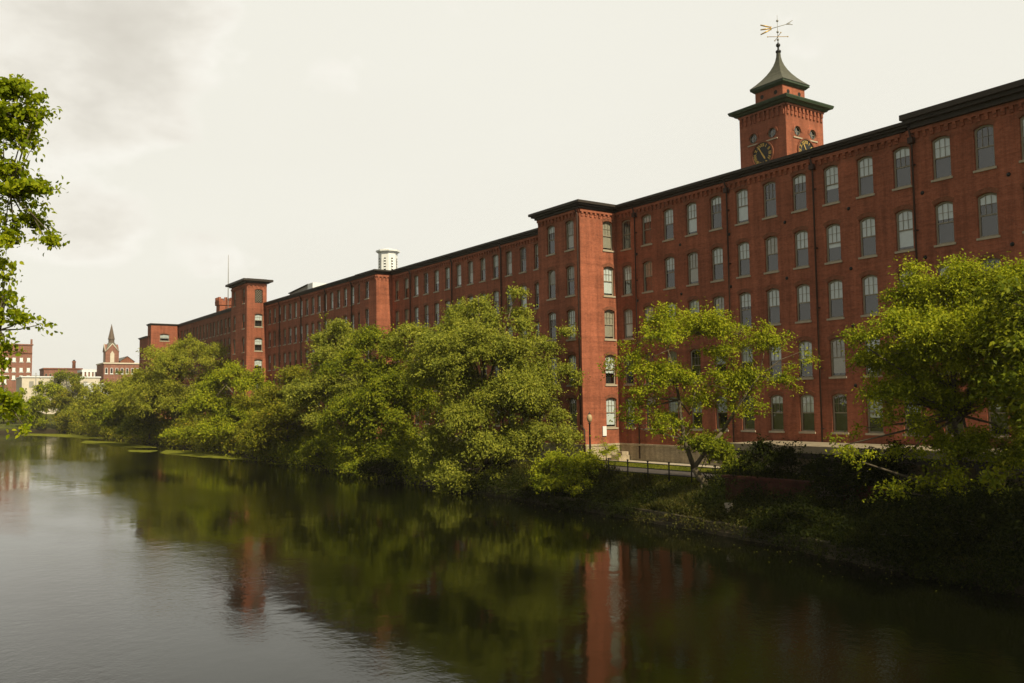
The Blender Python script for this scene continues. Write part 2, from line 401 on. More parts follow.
def wall_panel(mb, P, u0, u1, z0, z1, holes, depth=0.30):
    """holes: (u, width, sill z, crown z, rise); P(u, d, z) -> world, d = depth into the wall"""
    cols = {}
    for hh in holes: cols.setdefault(round(hh[0], 3), []).append(hh)
    cur = u0
    for u in sorted(cols):
        hs = sorted(cols[u], key=lambda a: a[2]); w = hs[0][1]
        a, b = u-w/2, u+w/2
        mb.quad(P(cur, 0, z0), P(a, 0, z0), P(a, 0, z1), P(cur, 0, z1))
        n = 8; low = [(a+(b-a)*i/n, z0) for i in range(n+1)]
        for (_, w_, zs, zt, rise) in hs:
            for i in range(n):
                (ua, za), (ub, zb) = low[i], low[i+1]
                mb.quad(P(ua, 0, za), P(ub, 0, zb), P(ub, 0, zs), P(ua, 0, zs))
            ar = [(u+x, zz) for x, zz in arch_pts(w, zt, rise, n)]
            mb.quad(P(a, 0, zs), P(b, 0, zs), P(b, depth, zs), P(a, depth, zs))
            mb.quad(P(a, 0, zs), P(a, depth, zs), P(a, depth, ar[0][1]), P(a, 0, ar[0][1]))
            mb.quad(P(b, 0, zs), P(b, 0, ar[-1][1]), P(b, depth, ar[-1][1]), P(b, depth, zs))
            for i in range(n):
                (ua, za), (ub, zb) = ar[i], ar[i+1]
                mb.quad(P(ua, 0, za), P(ua, depth, za), P(ub, depth, zb), P(ub, 0, zb))
            low = ar
        for i in range(n):
            (ua, za), (ub, zb) = low[i], low[i+1]
            mb.quad(P(ua, 0, za), P(ub, 0, zb), P(ub, 0, z1), P(ua, 0, z1))
        cur = b
    mb.quad(P(cur, 0, z0), P(u1, 0, z0), P(u1, 0, z1), P(cur, 0, z1))

def front(Y): return lambda u, d, z: (u, Y+d, z)           # wall facing the canal
def side(X): return lambda u, d, z: (X-d, u, z)            # wall facing +X (towards the sun)

# shared window meshes, local origin at the middle of the sill, +y into the wall
def window_meshes(w, h, rise, muntins=True):
    ar = arch_pts(w-0.004, h-0.002, rise); inn = arch_pts(w-0.20, h-0.11, rise*0.85)
    mb = MB()
    n = len(ar)
    o2 = [(-w/2+0.002, 0.0)]+ar+[(w/2-0.002, 0.0)]; i2 = [(-w/2+0.10, 0.10)]+inn+[(w/2-0.10, 0.10)]
    k = len(o2)
    for a in range(k):
        b = (a+1) % k
        p, q, r_, s = o2[a], o2[b], i2[b], i2[a]
        mb.quad((p[0], 0.14, p[1]), (q[0], 0.14, q[1]), (r_[0], 0.14, r_[1]), (s[0], 0.14, s[1]))
        mb.quad((s[0], 0.14, s[1]), (r_[0], 0.14, r_[1]), (r_[0], 0.21, r_[1]), (s[0], 0.21, s[1]))
    mid = h*0.50
    mb.box(-w/2+0.10, 0.145, mid-0.035, w/2-0.10, 0.205, mid+0.035)
    if muntins:
        for x in (-w/6+0.03, w/6-0.03):
            mb.box(x-0.010, 0.160, mid+0.035, x+0.010, 0.19, h-0.16)
        mb.box(-w/2+0.10, 0.162, mid+(h-mid)*0.48-0.010, w/2-0.10, 0.188, mid+(h-mid)*0.48+0.010)
    mb.cur = 1
    mb.quad((-w/2-.05, 0.55, -0.05), (w/2+.05, 0.55, -0.05), (w/2+.05, 0.55, h+.05), (-w/2-.05, 0.55, h+.05))
    mb.quad((-w/2-.002, 0.30, 0), (-w/2-.05, 0.55, -.05), (-w/2-.05, 0.55, h+.05), (-w/2-.002, 0.30, h))
    mb.quad((w/2+.002, 0.30, 0), (w/2+.05, 0.55, -.05), (w/2+.05, 0.55, h+.05), (w/2+.002, 0.30, h))
    mb.quad((-w/2, 0.30, h-0.03), (w/2, 0.30, h-0.03), (w/2+.05, 0.55, h+.05), (-w/2-.05, 0.55, h+.05))
    mb.quad((-w/2, 0.30, 0), (w/2, 0.30, 0), (w/2+.05, 0.55, -.05), (-w/2-.05, 0.55, -.05))
    fr = mb.build('window', [MAT['frame'], MAT['room']], link=False)
    mb = MB(); pts = i2
    c0 = (0, 0.195, h*0.45)
    vs = [c0]+[(p[0], 0.195, p[1]) for p in pts]
    mb.add(vs, [(0, 1+i, 1+(i+1) % len(pts)) for i in range(len(pts))])
    gls = mb.build('glass', MAT['glass'], link=False)
    bl = []
    for frac in (0.22, 0.40, 0.50, 0.50, 0.62, 0.93):
        for mt in ('blind', 'blind2'):
            mb = MB(); zb = h-0.06-(h-0.16)*frac
            nn = 6; zt = h-0.06
            for i in range(nn):      # gently bowed fabric
                a = -w/2+0.09+(w-0.18)*i/nn; b = -w/2+0.09+(w-0.18)*(i+1)/nn
                da = 0.225+0.01*math.sin(i*1.7); db = 0.225+0.01*math.sin((i+1)*1.7)
                mb.quad((a, da, zb), (b, db, zb), (b, db, zt), (a, da, zt))
            mb.box(-w/2+0.09, 0.222, zb-0.03, w/2-0.09, 0.245, zb)
            bl.append(mb.build('blind', MAT[mt], link=False))
    mb = MB(); mb.box(-w/2-0.09, -0.075, -0.13, w/2+0.09, 0.02, -0.003); mb.box(-w/2+0.003, 0.02, -0.10, w/2-0.003, 0.13, 0.012)
    sl_ = mb.build('sill', MAT['sill'], link=False)
    # arched brick lintel, one course proud of the wall
    mb = MB()
    ar1 = arch_pts(w+0.02, h+0.006, rise); ar2 = arch_pts(w+0.30, h+0.27, rise*1.15)
    for i in range(len(ar1)-1):
        a, b, c_, d_ = ar1[i], ar1[i+1], ar2[i+1], ar2[i]
        mb.quad((a[0], -0.03, a[1]), (b[0], -0.03, b[1]), (c_[0], -0.03, c_[1]), (d_[0], -0.03, d_[1]))
        mb.quad((d_[0], -0.03, d_[1]), (c_[0], -0.03, c_[1]), (c_[0], 0.01, c_[1]), (d_[0], 0.01, d_[1]))
        mb.quad((a[0], -0.03, a[1]), (a[0], 0.01, a[1]), (b[0], 0.01, b[1]), (b[0], -0.03, b[1]))
    lt = mb.build('lintel', MAT['brick_old'], link=False)
    return dict(frame=fr, glass=gls, blinds=bl, sill=sl_, lintel=lt)
WM = window_meshes(WIN_W, WIN_H, RISE)
WS = window_meshes(0.92, WIN_H, RISE*0.8)
rng = random.Random(5)
def put_window(parent, loc, rz=0.0, wm=None, blind=None):
    wm = wm or WM
    o = obj('window', wm['frame'], parent, loc, rz)
    def child(n, me):
        c = bpy.data.objects.new(n, me); COL.objects.link(c); c.parent = o
    child('glass', wm['glass']); child('sill', wm['sill']); child('lintel', wm['lintel'])
    k = rng.choice([0, 0, 2, 2, 4, 4, 4, 6, 6, 8, 8, 10, 10, 3, 5, 7, 9, 11, -1, -1, -1]) if blind is None else blind
    if k >= 0: child('blind', wm['blinds'][k])
    return o

def corbels(mb, P, u0, u1, ztop, step=0.46, hgt=0.36, out=0.13):
    """brick corbel table: little hanging arches under the cornice (pattern of one band)"""
    n = int((u1-u0)/step)
    st = (u1-u0)/n
    for i in range(n):
        a = u0+i*st+st*0.28; b = u0+i*st+st*0.72
        for (dz, o_) in ((hgt, out*0.6), (hgt*0.5, out)):
            p = P(a, -o_, ztop-dz); q = P(b, 0.01, ztop-0.002 if dz == hgt else ztop-0.002)
            x0, x1 = sorted((p[0], q[0])); y0, y1 = sorted((p[1], q[1])); z0, z1 = sorted((p[2], q[2]))
            if dz == hgt: z1 = ztop-hgt*0.5
            mb.box(x0, y0, z0, x1, y1, z1)
    p = P(u0, -out*1.05, ztop); q = P(u1, 0.01, ztop+0.22)
    x0, x1 = sorted((p[0], q[0])); y0, y1 = sorted((p[1], q[1]))
    mb.box(x0, y0, ztop, x1, y1, ztop+0.22)

def cornice(mb, x0, x1, y0, y1, z0, z1, ov):
    """eaves round a block: stepped profile, overhang ov on the given outline"""
    steps = [(0.35, 0.0, 0.35), (0.72, 0.35, 0.62), (1.0, 0.62, 1.0)]
    for k, a, b in steps:
        o_ = ov*k
        mb.box(x0-o_, y0-o_, z0+(z1-z0)*a, x1+o_, y1+o_, z0+(z1-z0)*b-0.0)

ROWS = [22.38, 18.48, 14.78, 10.95, 7.34]
BASE = 3.5; GND = 2.1

# ------------------------------------------------------------------ near wing of the mill
t = thing('mill_building', 'nearest brick mill wing with five rows of windows and tall projecting stair bay', 'building', (-36, 0, GND), 'brick mill wings along the canal')
XL, XR = -57.3, -15.0
mb = MB(); holes = []
cols = [-55.996+2.5268*i for i in range(16)]
for x in cols:
    for zt in ROWS: holes.append((x, WIN_W, zt-WIN_H, zt, RISE))
wall_panel(mb, front(0), XL, XR, BASE, 23.2, holes)
mb.quad((XR, 0, BASE), (XR, 17, BASE), (XR, 17, 23.2), (XR, 0, 23.2))
mb.quad((XL, 17, BASE), (XR, 17, BASE), (XR, 17, 23.2), (XL, 17, 23.2))
mb.build('wall', MAT['brick'], t)
for x in cols:
    for zt in ROWS: put_window(t, (x, 0, zt-WIN_H))
mb = MB(); corbels(mb, front(0), XL+0.1, -30.7, 22.93); corbels(mb, front(0), -30.3, XR, 22.98); mb.build('corbel_table', MAT['brick'], t)
mb = MB(); cornice(mb, XL+0.72, -30.42, 0.02, 16.8, 23.2, 23.70, 0.55); cornice(mb, -29.70, XR-0.4, -0.10, 16.8, 23.22, 24.08, 0.62); mb.build('cornice', MAT['cornice'], t)
mb = MB(); mb.box(XL+.3, 0.2, 23.5, XR-.2, 16.9, 23.76); mb.build('roof', MAT['roof'], t)
mb = MB(); mb.box(XL-0.0, -0.14, GND-0.6, XR, 0.25, BASE-0.16); mb.box(XL, -0.22, BASE-0.16, XR, 0.25, BASE-0.002); mb.build('foundation', MAT['stone'], t)
for x in (-54.73, -44.63, -37.05, -29.92):
    mb = MB(); mb.tube([(x, -0.16, 2.3), (x, -0.16, 22.5), (x, -0.42, 23.25)], 0.06, 6); mb.box(x-0.17, -0.34, 22.35, x+0.17, -0.03, 22.7)
    for zz in (5, 9, 13, 17, 21): mb.box(x-0.13, -0.12, zz, x+0.13, -0.01, zz+0.07)
    mb.build('downspout', MAT['pipe'], t)
for x in cols[::2]:
    for zt in ROWS[:-1]:
        mb = MB(); cx, cz = x+1.26, zt-WIN_H-0.62
        mb.frustum(cx, cz, 0, 0, 0.10, 0.10, 6, 0, False)
        mb = MB(); mb.tube([(cx, 0.0, cz), (cx, -0.05, cz)], [0.13, 0.09], 8); mb.build('tie_plate', MAT['black'], t)
# stair bay
BX0, BX1, BY = -63.2, -57.3, -3.97
bay = []
mb = MB(); hs = [(x, WIN_W, zt-WIN_H, zt, RISE) for x in (-58.69, -61.34) for zt in ROWS]
wall_panel(mb, front(BY), BX0, BX1, BASE, 23.15, hs)
hs2 = [(-0.877, WIN_W, zt-WIN_H, zt, RISE) for zt in ROWS]
wall_panel(mb, side(BX1), BY, 0.0, BASE, 23.15, hs2)
mb.quad((BX0, BY, BASE), (BX0, 1.0, BASE), (BX0, 1.0, 23.15), (BX0, BY, 23.15))
mb.quad((BX0, BY, 23.15), (BX1, BY, 23.15), (BX1, 1, 23.15), (BX0, 1, 23.15))
mb.build('stair_bay_wall', MAT['brick'], t)
for x in (-58.69, -61.34):
    for zt in ROWS: put_window(t, (x, BY, zt-WIN_H))
for zt in ROWS: put_window(t, (BX1, -0.877, zt-WIN_H), math.pi/2, blind=rng.choice([10, 11, 10, 8]))
mb = MB(); corbels(mb, front(BY), BX0, BX1, 22.9); corbels(mb, side(BX1), BY, -0.15, 22.9); mb.build('corbel_table', MAT['brick'], t)
mb = MB(); cornice(mb, BX0, BX1, BY, 0.6, 23.17, 23.74, 0.62); mb.build('cornice', MAT['cornice'], t)
mb = MB(); mb.box(BX0-0.14, BY-0.14, GND-0.6, BX1+0.14, -0.141, BASE-0.16); mb.box(BX0-0.2, BY-0.2, BASE-0.16, BX1+0.2, -0.221, BASE-0.002)
mb.box(-56.9, -1.35, GND-0.3, -55.9, -0.24, 2.55); mb.box(-56.6, -0.95, 2.55, -56.0, -0.24, 2.85); mb.build('foundation', MAT['stone'], t)
mb = MB(); mb.tube([(-57.45, BY-0.12, 5.1), (-57.45, BY-0.12, 22.7), (-57.5, BY-0.45, 23.2)], 0.085, 6)
mb.tube([(-57.45, BY-0.12, 5.1), (-56.95, BY-0.16, 4.7), (-56.93, BY-0.16, 2.2)], 0.085, 6); mb.build('downspout', MAT['pipe'], t)
mb = MB(); mb.box(-57.28, -1.95, 4.15, -57.2, -1.55, 4.95); mb.build('wall_sign', MAT['white'], t)
mb = MB(); mb.box(-60.3, BY-0.08, 3.75, -60.0, BY-0.002, 4.35); mb.build('wall_vent', MAT['white'], t)

# ------------------------------------------------------------------ middle wing
t = thing('mill_building', 'middle brick mill wing behind the biggest tree, between stair bay and narrow bay', 'building', (-82, 0.97, GND), 'brick mill wings along the canal')
Y2 = 0.97; R2 = [22.65-3.87*i for i in range(5)]
cols = [-65.08-2.5268*i for i in range(15)]
mb = MB(); wall_panel(mb, front(Y2), -101.9, -63.25, BASE, 23.5, [(x, WIN_W, zt-WIN_H, zt, RISE) for x in cols for zt in R2])
mb.quad((-101.9, 18, BASE), (-63.3, 18, BASE), (-63.3, 18, 23.5), (-101.9, 18, 23.5)); mb.build('wall', MAT['brick'], t)
for x in cols:
    for zt in R2: put_window(t, (x, Y2, zt-WIN_H))
mb = MB(); corbels(mb, front(Y2), -101.8, -63.4, 23.2, 0.5); mb.build('corbel_table', MAT['brick'], t)
mb = MB(); cornice(mb, -101.3, -63.9, Y2+0.02, 17.8, 23.5, 24.02, 0.55); mb.build('cornice', MAT['cornice'], t)
mb = MB(); mb.box(-101.5, Y2+0.2, 23.8, -63.6, 17.9, 24.1); mb.build('roof', MAT['roof'], t)
mb = MB(); mb.box(-101.8, Y2-0.14, GND-0.6, -63.4, Y2+0.25, BASE-0.003); mb.build('foundation', MAT['stone'], t)
for x in (-66.35, -76.44, -86.55, -96.65):
    mb = MB(); mb.tube([(x, Y2-0.16, 2.3), (x, Y2-0.16, 22.9), (x, Y2-0.42, 23.55)], 0.085, 6); mb.build('downspout', MAT['pipe'], t)

# ------------------------------------------------------------------ far wing with narrow bay and stair tower
t = thing('mill_building', 'far brick mill wing between the narrow bay and the flat-roofed stair tower', 'building', (-126, 0, GND), 'brick mill wings along the canal')
R3 = [23.2-3.87*i for i in range(5)]
cols = [-102.41-2.393*i for i in range(3, 19)]
mb = MB(); wall_panel(mb, front(0), -147.4, -106.85, GND-0.6, 24.0, [(x, WIN_W, zt-WIN_H, zt, RISE) for x in cols for zt in R3])
mb.quad((-147.4, 18, BASE), (-106, 18, BASE), (-106, 18, 24), (-147.4, 18, 24)); mb.build('wall', MAT['brick'], t)
for x in cols:
    for zt in R3: put_window(t, (x, 0, zt-WIN_H))
mb = MB(); corbels(mb, front(0), -147.3, -106.9, 23.68, 0.55); mb.build('corbel_table', MAT['brick'], t)
mb = MB(); cornice(mb, -146.8, -107.4, 0.02, 17.8, 24.0, 24.45, 0.5); mb.build('cornice', MAT['cornice'], t)
mb = MB(); mb.box(-147.2, 0.2, 24.2, -106.5, 17.9, 24.52); mb.build('roof', MAT['roof'], t)
for x in (-112.0, -121.2, -130.8, -140.4):
    mb = MB(); mb.tube([(x, -0.16, 2.3), (x, -0.16, 23.3), (x, -0.42, 24.0)], 0.085, 6); mb.build('downspout', MAT['pipe'], t)
mb = MB(); wall_panel(mb, front(-1.23), -106.85, -101.9, GND-0.6, 23.55, [(-104.7, WIN_W, zt-WIN_H, zt, RISE) for zt in R3])
P = side(-101.9); wall_panel(mb, P, -1.23, 0.969, GND-0.6, 23.55, [])
mb.quad((-106.85, -1.23, GND-0.6), (-106.85, 0, GND-0.6), (-106.85, 0, 23.55), (-106.85, -1.23, 23.55)); mb.build('bay_wall', MAT['brick'], t)
for zt in R3: put_window(t, (-104.7, -1.23, zt-WIN_H))
mb = MB(); corbels(mb, front(-1.23), -106.8, -101.9, 23.2, 0.5); corbels(mb, side(-101.9), -1.23, 0.95, 23.2, 0.5); mb.build('corbel_table', MAT['brick'], t)
mb = MB(); cornice(mb, -106.85, -101.9, -1.23, 2.0, 23.56, 24.06, 0.5); mb.build('cornice', MAT['cornice'], t)

t = thing('stair_tower', 'slender square brick stair tower with flat overhanging roof, one window wide', 'tower', (-151.5, -1.6, GND))
TX0, TX1, TY, TB = -156.0, -147.38, -3.27, 0.12
RT3 = [(26.75, 2.35), (22.55, 2.2), (18.45, 2.2), (14.85, 2.2), (11.0, 2.2)]
mb = MB(); wall_panel(mb, side(TX1), TY, TB, GND-0.6, 27.75, [(-1.25, 1.35, zt-hh, zt, RISE) for zt, hh in RT3])
wall_panel(mb, front(TY), TX0, TX1, GND-0.6, 27.75, [(x, 1.14, zt-WIN_H+0.2, zt+0.2, RISE) for x in (-149.2, -154.2) for zt in (26.7, 22.4, 18.4, 14.6, 10.8)])
mb.quad((TX0, TY, 2), (TX0, TB, 2), (TX0, TB, 27.75), (TX0, TY, 27.75))
mb.quad((TX0, TB, 2), (TX1, TB, 2), (TX1, TB, 27.75), (TX0, TB, 27.75)); mb.build('wall', MAT['brick'], t)
W3 = window_meshes(1.35, 2.2, RISE)
for zt, hh in RT3[1:]: put_window(t, (TX1, -1.25, zt-2.2), math.pi/2, W3, rng.choice([4, 6]))
mb = MB(); xx = TX1-0.2; mb.cur = 1
mb.quad((xx-.3, -2.0, 24.3), (xx-.3, -0.5, 24.3), (xx-.3, -0.5, 26.9), (xx-.3, -2.0, 26.9)); mb.cur = 0
for i in range(-3, 8):
    for s in (1, -1):
        y0 = -1.25+s*(0.675); z0 = 24.4+i*0.42; y1 = -1.25-s*0.675; z1 = z0+1.35
        if z0 < 24.4: y0 -= s*(24.4-z0); z0 = 24.4
        if z1 > 26.6: y1 += s*(z1-26.6); z1 = 26.6
        if z1-z0 > 0.1: mb.tube([(xx, y0, z0), (xx, y1, z1)], 0.035, 4)
mb.build('lattice_window', [MAT['frame'], MAT['room']], t)
for x in (-149.2, -154.2):
    for zt in (26.7, 22.4, 18.4, 14.6, 10.8): put_window(t, (x, TY, zt-WIN_H+0.2), 0, WM)
mb = MB(); corbels(mb, front(TY), TX0, TX1, 27.3, 0.6); corbels(mb, side(TX1), TY, TB, 27.3, 0.6); mb.build('corbel_table', MAT['brick'], t)
mb = MB(); mb.box(TX0-0.35, TY-0.35, 27.76, TX1+0.35, TB+0.35, 28.0); mb.box(TX0-0.85, TY-0.85, 28.0, TX1+0.85, TB+0.85, 28.35); mb.box(TX0, TY, 28.35, TX1, TB, 28.5); mb.build('roof', MAT['cornice'], t)

# ------------------------------------------------------------------ farthest wing with end pavilion
t = thing('mill_building', 'farthest brick mill wing ending in a projecting flat pavilion with one bright window', 'building', (-182, 0, GND), 'brick mill wings along the canal')
R4 = [23.8-3.87*i for i in range(5)]
cols = [-158.2-2.5*i for i in range(19)]
mb = MB(); wall_panel(mb, front(0), -205.8, -156.0, GND-0.6, 25.0, [(x, WIN_W, zt-2.9, zt-0.0, RISE) for x in cols for zt in R4])
mb.quad((-205.8, 20, 2), (-156, 20, 2), (-156, 20, 25), (-205.8, 20, 25)); mb.build('wall', MAT['brick_old'], t)
W4 = window_meshes(WIN_W, 2.9, RISE)
for x in cols:
    for zt in R4: put_window(t, (x, 0, zt-2.9), 0, W4)
mb = MB(); cornice(mb, -205.8, -156.0, 0.0, 20, 24.9, 25.45, 0.4); mb.build('cornice', MAT['cornice'], t)
mb = MB(); mb.box(-205.8, 0.2, 25.2, -156.2, 20, 25.5); mb.build('roof', MAT['roof'], t)
mb = MB(); PW = 2.0
wall_panel(mb, side(-205.7), -5.9, 0.0, 2, 25.15, [(-3.07, PW, zt-1.55, zt, 0.12) for zt in (23.2, 19.3)])
wall_panel(mb, front(-5.9), -209.2, -205.7, 2, 25.15, [(-207.4, 1.0, zt-2.5, zt, .15) for zt in (22.9, 19)])
mb.quad((-209.2, -5.9, 2), (-209.2, 4, 2), (-209.2, 4, 25.15), (-209.2, -5.9, 25.15)); mb.quad((-209.2, -5.9, 25.1), (-205.7, -5.9, 25.1), (-205.7, 4, 25.1), (-209.2, 4, 25.1))
wall_panel(mb, front(-5.95), -217.2, -209.2, 2, 22.6, [(x, 1.0, zt-2.4, zt, .15) for x in (-211.2, -213.7, -216) for zt in (20.4, 16.6)])
mb.quad((-217.2, -5.95, 2), (-217.2, 14, 2), (-217.2, 14, 22.6), (-217.2, -5.95, 22.6)); mb.quad((-217.2, -5.95, 22.55), (-209.2, -5.95, 22.55), (-209.2, 14, 22.55), (-217.2, 14, 22.55))
mb.build('pavilion_wall', MAT['brick'], t)
W5 = window_meshes(PW, 1.55, 0.12); W6 = window_meshes(1.0, 2.4, 0.15)
for zt in (23.2, 19.3): put_window(t, (-205.7, -3.07, zt-1.55), math.pi/2, W5, 8)
for zt in (22.9, 19): put_window(t, (-207.4, -5.9, zt-2.45), 0, W6)
for x in (-211.2, -213.7, -216):
    for zt in (20.4, 16.6): put_window(t, (x, -5.95, zt-2.4), 0, W6)
mb = MB(); cornice(mb, -209.2, -205.7, -5.9, 3, 25.12, 25.5, 0.3); mb.build('cornice', MAT['cornice'], t)
mb = MB(); cornice(mb, -217.2, -209.5, -5.95, 14, 22.58, 22.95, 0.3); mb.build('cornice', MAT['cornice'], t)

# ------------------------------------------------------------------ clock tower behind the near wing
CX, CY = -64.0, 30.75
t = thing('clock_tower', 'square brick clock tower with green flared roof and black gilt clock faces', 'tower', (CX, CY, GND))
B = 3.2
zc_ = 39.4
def face_front(d): return lambda u, dd, z: (CX+u, CY-B+dd, z)
def face_side(d): return lambda u, dd, z: (CX+B-dd, CY+u, z)
rd = 0.55
def round_wall(mb, P, zr, cxs, n=24):
    """wall strip with two round openings of radius rd centred at height zr"""
    cur = -B; za, zb = zr-0.9, zr+0.9
    mb.quad(P(-B, 0, 2), P(B, 0, 2), P(B, 0, za), P(-B, 0, za)); mb.quad(P(-B, 0, zb), P(B, 0, zb), P(B, 0, zc_), P(-B, 0, zc_))
    for c_ in cxs:
        mb.quad(P(cur, 0, za), P(c_-0.9, 0, za), P(c_-0.9, 0, zb), P(cur, 0, zb))
        sq = []
        for i in range(n):
            a = 2*math.pi*i/n; q = 0.9/max(abs(math.cos(a)), abs(math.sin(a))); sq.append((c_+q*math.cos(a), zr+q*math.sin(a)))
        ci = [(c_+rd*math.cos(2*math.pi*i/n), zr+rd*math.sin(2*math.pi*i/n)) for i in range(n)]
        for i in range(n):
            j = (i+1) % n
            mb.quad(P(sq[i][0], 0, sq[i][1]), P(sq[j][0], 0, sq[j][1]), P(ci[j][0], 0, ci[j][1]), P(ci[i][0], 0, ci[i][1]))
            mb.quad(P(ci[i][0], 0, ci[i][1]), P(ci[j][0], 0, ci[j][1]), P(ci[j][0], 0.25, ci[j][1]), P(ci[i][0], 0.25, ci[i][1]))
        cur = c_+0.9
    mb.quad(P(cur, 0, za), P(B, 0, za), P(B, 0, zb), P(cur, 0, zb))
ZR = 36.15
mb = MB()
round_wall(mb, face_front(0), ZR, (-1.3, 1.3)); round_wall(mb, face_side(0), ZR, (-1.3, 1.3))
mb.quad((CX-B, CY-B, 2), (CX-B, CY+B, 2), (CX-B, CY+B, zc_), (CX-B, CY-B, zc_)); mb.quad((CX-B, CY+B, 2), (CX+B, CY+B, 2), (CX+B, CY+B, zc_), (CX-B, CY+B, zc_))
mb.build('shaft', MAT['brick'], t)
def disc(mb, P, u, z, r, d, n=20):
    vs = [P(u, d, z)]+[P(u+r*math.cos(2*math.pi*i/n), d, z+r*math.sin(2*math.pi*i/n)) for i in range(n)]
    mb.add(vs, [(0, 1+i, 1+(i+1) % n) for i in range(n)])
def ring(mb, P, u, z, r0, r1, d, n=28, a0=0, a1=2*math.pi):
    for i in range(n):
        a, b = a0+(a1-a0)*i/n, a0+(a1-a0)*(i+1)/n
        pa = lambda r, t_, dd: P(u+r*math.cos(t_), dd, z+r*math.sin(t_))
        mb.quad(pa(r0, a, d), pa(r0, b, d), pa(r1, b, d), pa(r1, a, d))
        mb.quad(pa(r1, a, d), pa(r1, b, d), pa(r1, b, 0.01), pa(r1, a, 0.01)); mb.quad(pa(r0, a, d), pa(r0, b, d), pa(r0, b, 0.01), pa(r0, a, 0.01))
for P in (face_front(0), face_side(0)):
    for u in (-1.3, 1.3):
        mb = MB(); disc(mb, P, u, ZR, rd+0.05, 0.2); w = mb.build('round_window', MAT['room'], t)
        mb = MB(); disc(mb, P, u, ZR, rd, 0.16); mb.build('glass', MAT['glass'], w)
        mb = MB(); ring(mb, P, u, ZR, rd-0.09, rd, 0.12)
        for sg in (0, 1):
            a = P(u-0.03 if sg else u-rd, 0.13, ZR-rd if sg else ZR-0.03); b = P(u+0.03 if sg else u+rd, 0.17, ZR+rd if sg else ZR+0.03)
            mb.box(min(a[0], b[0]), min(a[1], b[1]), min(a[2], b[2]), max(a[0], b[0]), max(a[1], b[1]), max(a[2], b[2]))
        mb.build('frame', MAT['frame'], w)
        mb = MB(); ring(mb, P, u, ZR, rd+0.02, rd+0.26, -0.06, 20, 0.0, math.pi); mb.build('lintel', MAT['brick'], w)
        a = P(u-0.75, -0.1, ZR-rd-0.26); b = P(u+0.75, 0.02, ZR-rd-0.12)
        mb = MB(); mb.box(min(a[0], b[0]), min(a[1], b[1]), a[2], max(a[0], b[0]), max(a[1], b[1]), b[2]); mb.build('sill', MAT['sill'], w)
    # clock
    ZC, RC = 34.05, 1.33
    mb = MB(); ring(mb, P, 0, ZC, 0.0, RC, -0.08, 32); cf = mb.build('clock_face', MAT['black'], t)
    mb = MB(); ring(mb, P, 0, ZC, RC, RC+0.16, -0.16, 32); mb.build('clock_rim', MAT['brick_old'], cf)
    ro = 'XII I II III IV V VI VII VIII IX X XI'.split()
    mb = MB()
    for k, s_ in enumerate(ro):
        a = math.pi/2-2*math.pi*k/12
        strokes = []; x = 0.0
        for ch in s_:
            if ch == 'I': strokes.append(((x+.05, 0), (x+.05, 1))); x += .15
            elif ch == 'V': strokes += [((x, 1), (x+.14, 0)), ((x+.28, 1), (x+.14, 0))]; x += .36
            else: strokes += [((x, 1), (x+.28, 0)), ((x+.28, 1), (x, 0))]; x += .36
        hgt = 0.36; er = np.array([math.cos(a), math.sin(a)]); et = np.array([math.sin(a), -math.cos(a)])
        for (p, q) in strokes:
            pp = er*(RC-0.48+hgt*p[1])+et*(p[0]-x/2+.04)*0.85; qq = er*(RC-0.48+hgt*q[1])+et*(q[0]-x/2+.04)*0.85
            dv = qq-pp; nv = np.array([-dv[1], dv[0]]); nv = nv/np.linalg.norm(nv)*0.04
            mb.quad(*[P(c_[0], -0.10, ZC+c_[1]) for c_ in (pp-nv, qq-nv, qq+nv, pp+nv)])
    mb.build('numerals', MAT['gold'], cf)
    for nm, hr, ln, wd in (('minute_hand', 11.0, 1.08, 0.055), ('hour_hand', 4.92, 0.72, 0.08)):
        a = math.pi/2-2*math.pi*hr/12; er = np.array([math.cos(a), math.sin(a)]); et = np.array([er[1], -er[0]])
        mb = MB(); pts = [-er*0.2-et*wd, er*ln*0.75-et*wd*1.3, er*ln, er*ln*0.75+et*wd*1.3, -er*0.2+et*wd]
        dd = -0.12 if nm == 'hour_hand' else -0.14
        mb.add([P(c_[0], dd, ZC+c_[1]) for c_ in pts], [(0, 1, 2, 3, 4)]); mb.build(nm, MAT['gold'], cf)
mb = MB()
for P in (face_front(0), face_side(0)): corbels(mb, P, -B, B, 38.75, 0.64, 0.95, 0.2)
mb.build('corbel_table', MAT['brick'], t)
mb = MB(); mb.frustum(CX, CY, 39.02, 39.3, 3.55, 3.75); mb.frustum(CX, CY, 39.3, 39.55, 4.0, 4.1); mb.frustum(CX, CY, 39.55, 39.65, 4.1, 4.1); mb.frustum(CX, CY, 39.65, 40.2, 4.0, 2.0); mb.build('eaves_roof', MAT['copper'], t)
mb = MB(); mb.frustum(CX, CY, 39.9, 41.85, 1.9, 1.9)
ln_ = mb.build('lantern_wall', MAT['brick'], t)
for sx in (-0.95, 0.95):
    for P in ((lambda u, d, z: (CX+u, CY-1.9+d, z)), (lambda u, d, z: (CX+1.9-d, CY+u, z))):
        mb = MB(); ring(mb, P, sx, 41.05, 0.0, 0.24, -0.02, 12); mb.build('round_vent', MAT['room'], t)
mb = MB(); mb.frustum(CX, CY, 41.7, 41.95, 2.0, 2.25); mb.frustum(CX, CY, 41.95, 42.2, 2.3, 2.3); mb.build('upper_eaves', MAT['copper'], t)
mb = MB(); prof = []
for i in range(9):
    s_ = i/8; prof.append((2.2*(1-s_)**2.1+0.16, 42.2+4.1*s_))
for (r0, z0), (r1, z1) in zip(prof[:-1], prof[1:]): mb.frustum(CX, CY, z0, z1, r0, r1, cap=False)
mb.build('spire_roof', MAT['slate'], t)
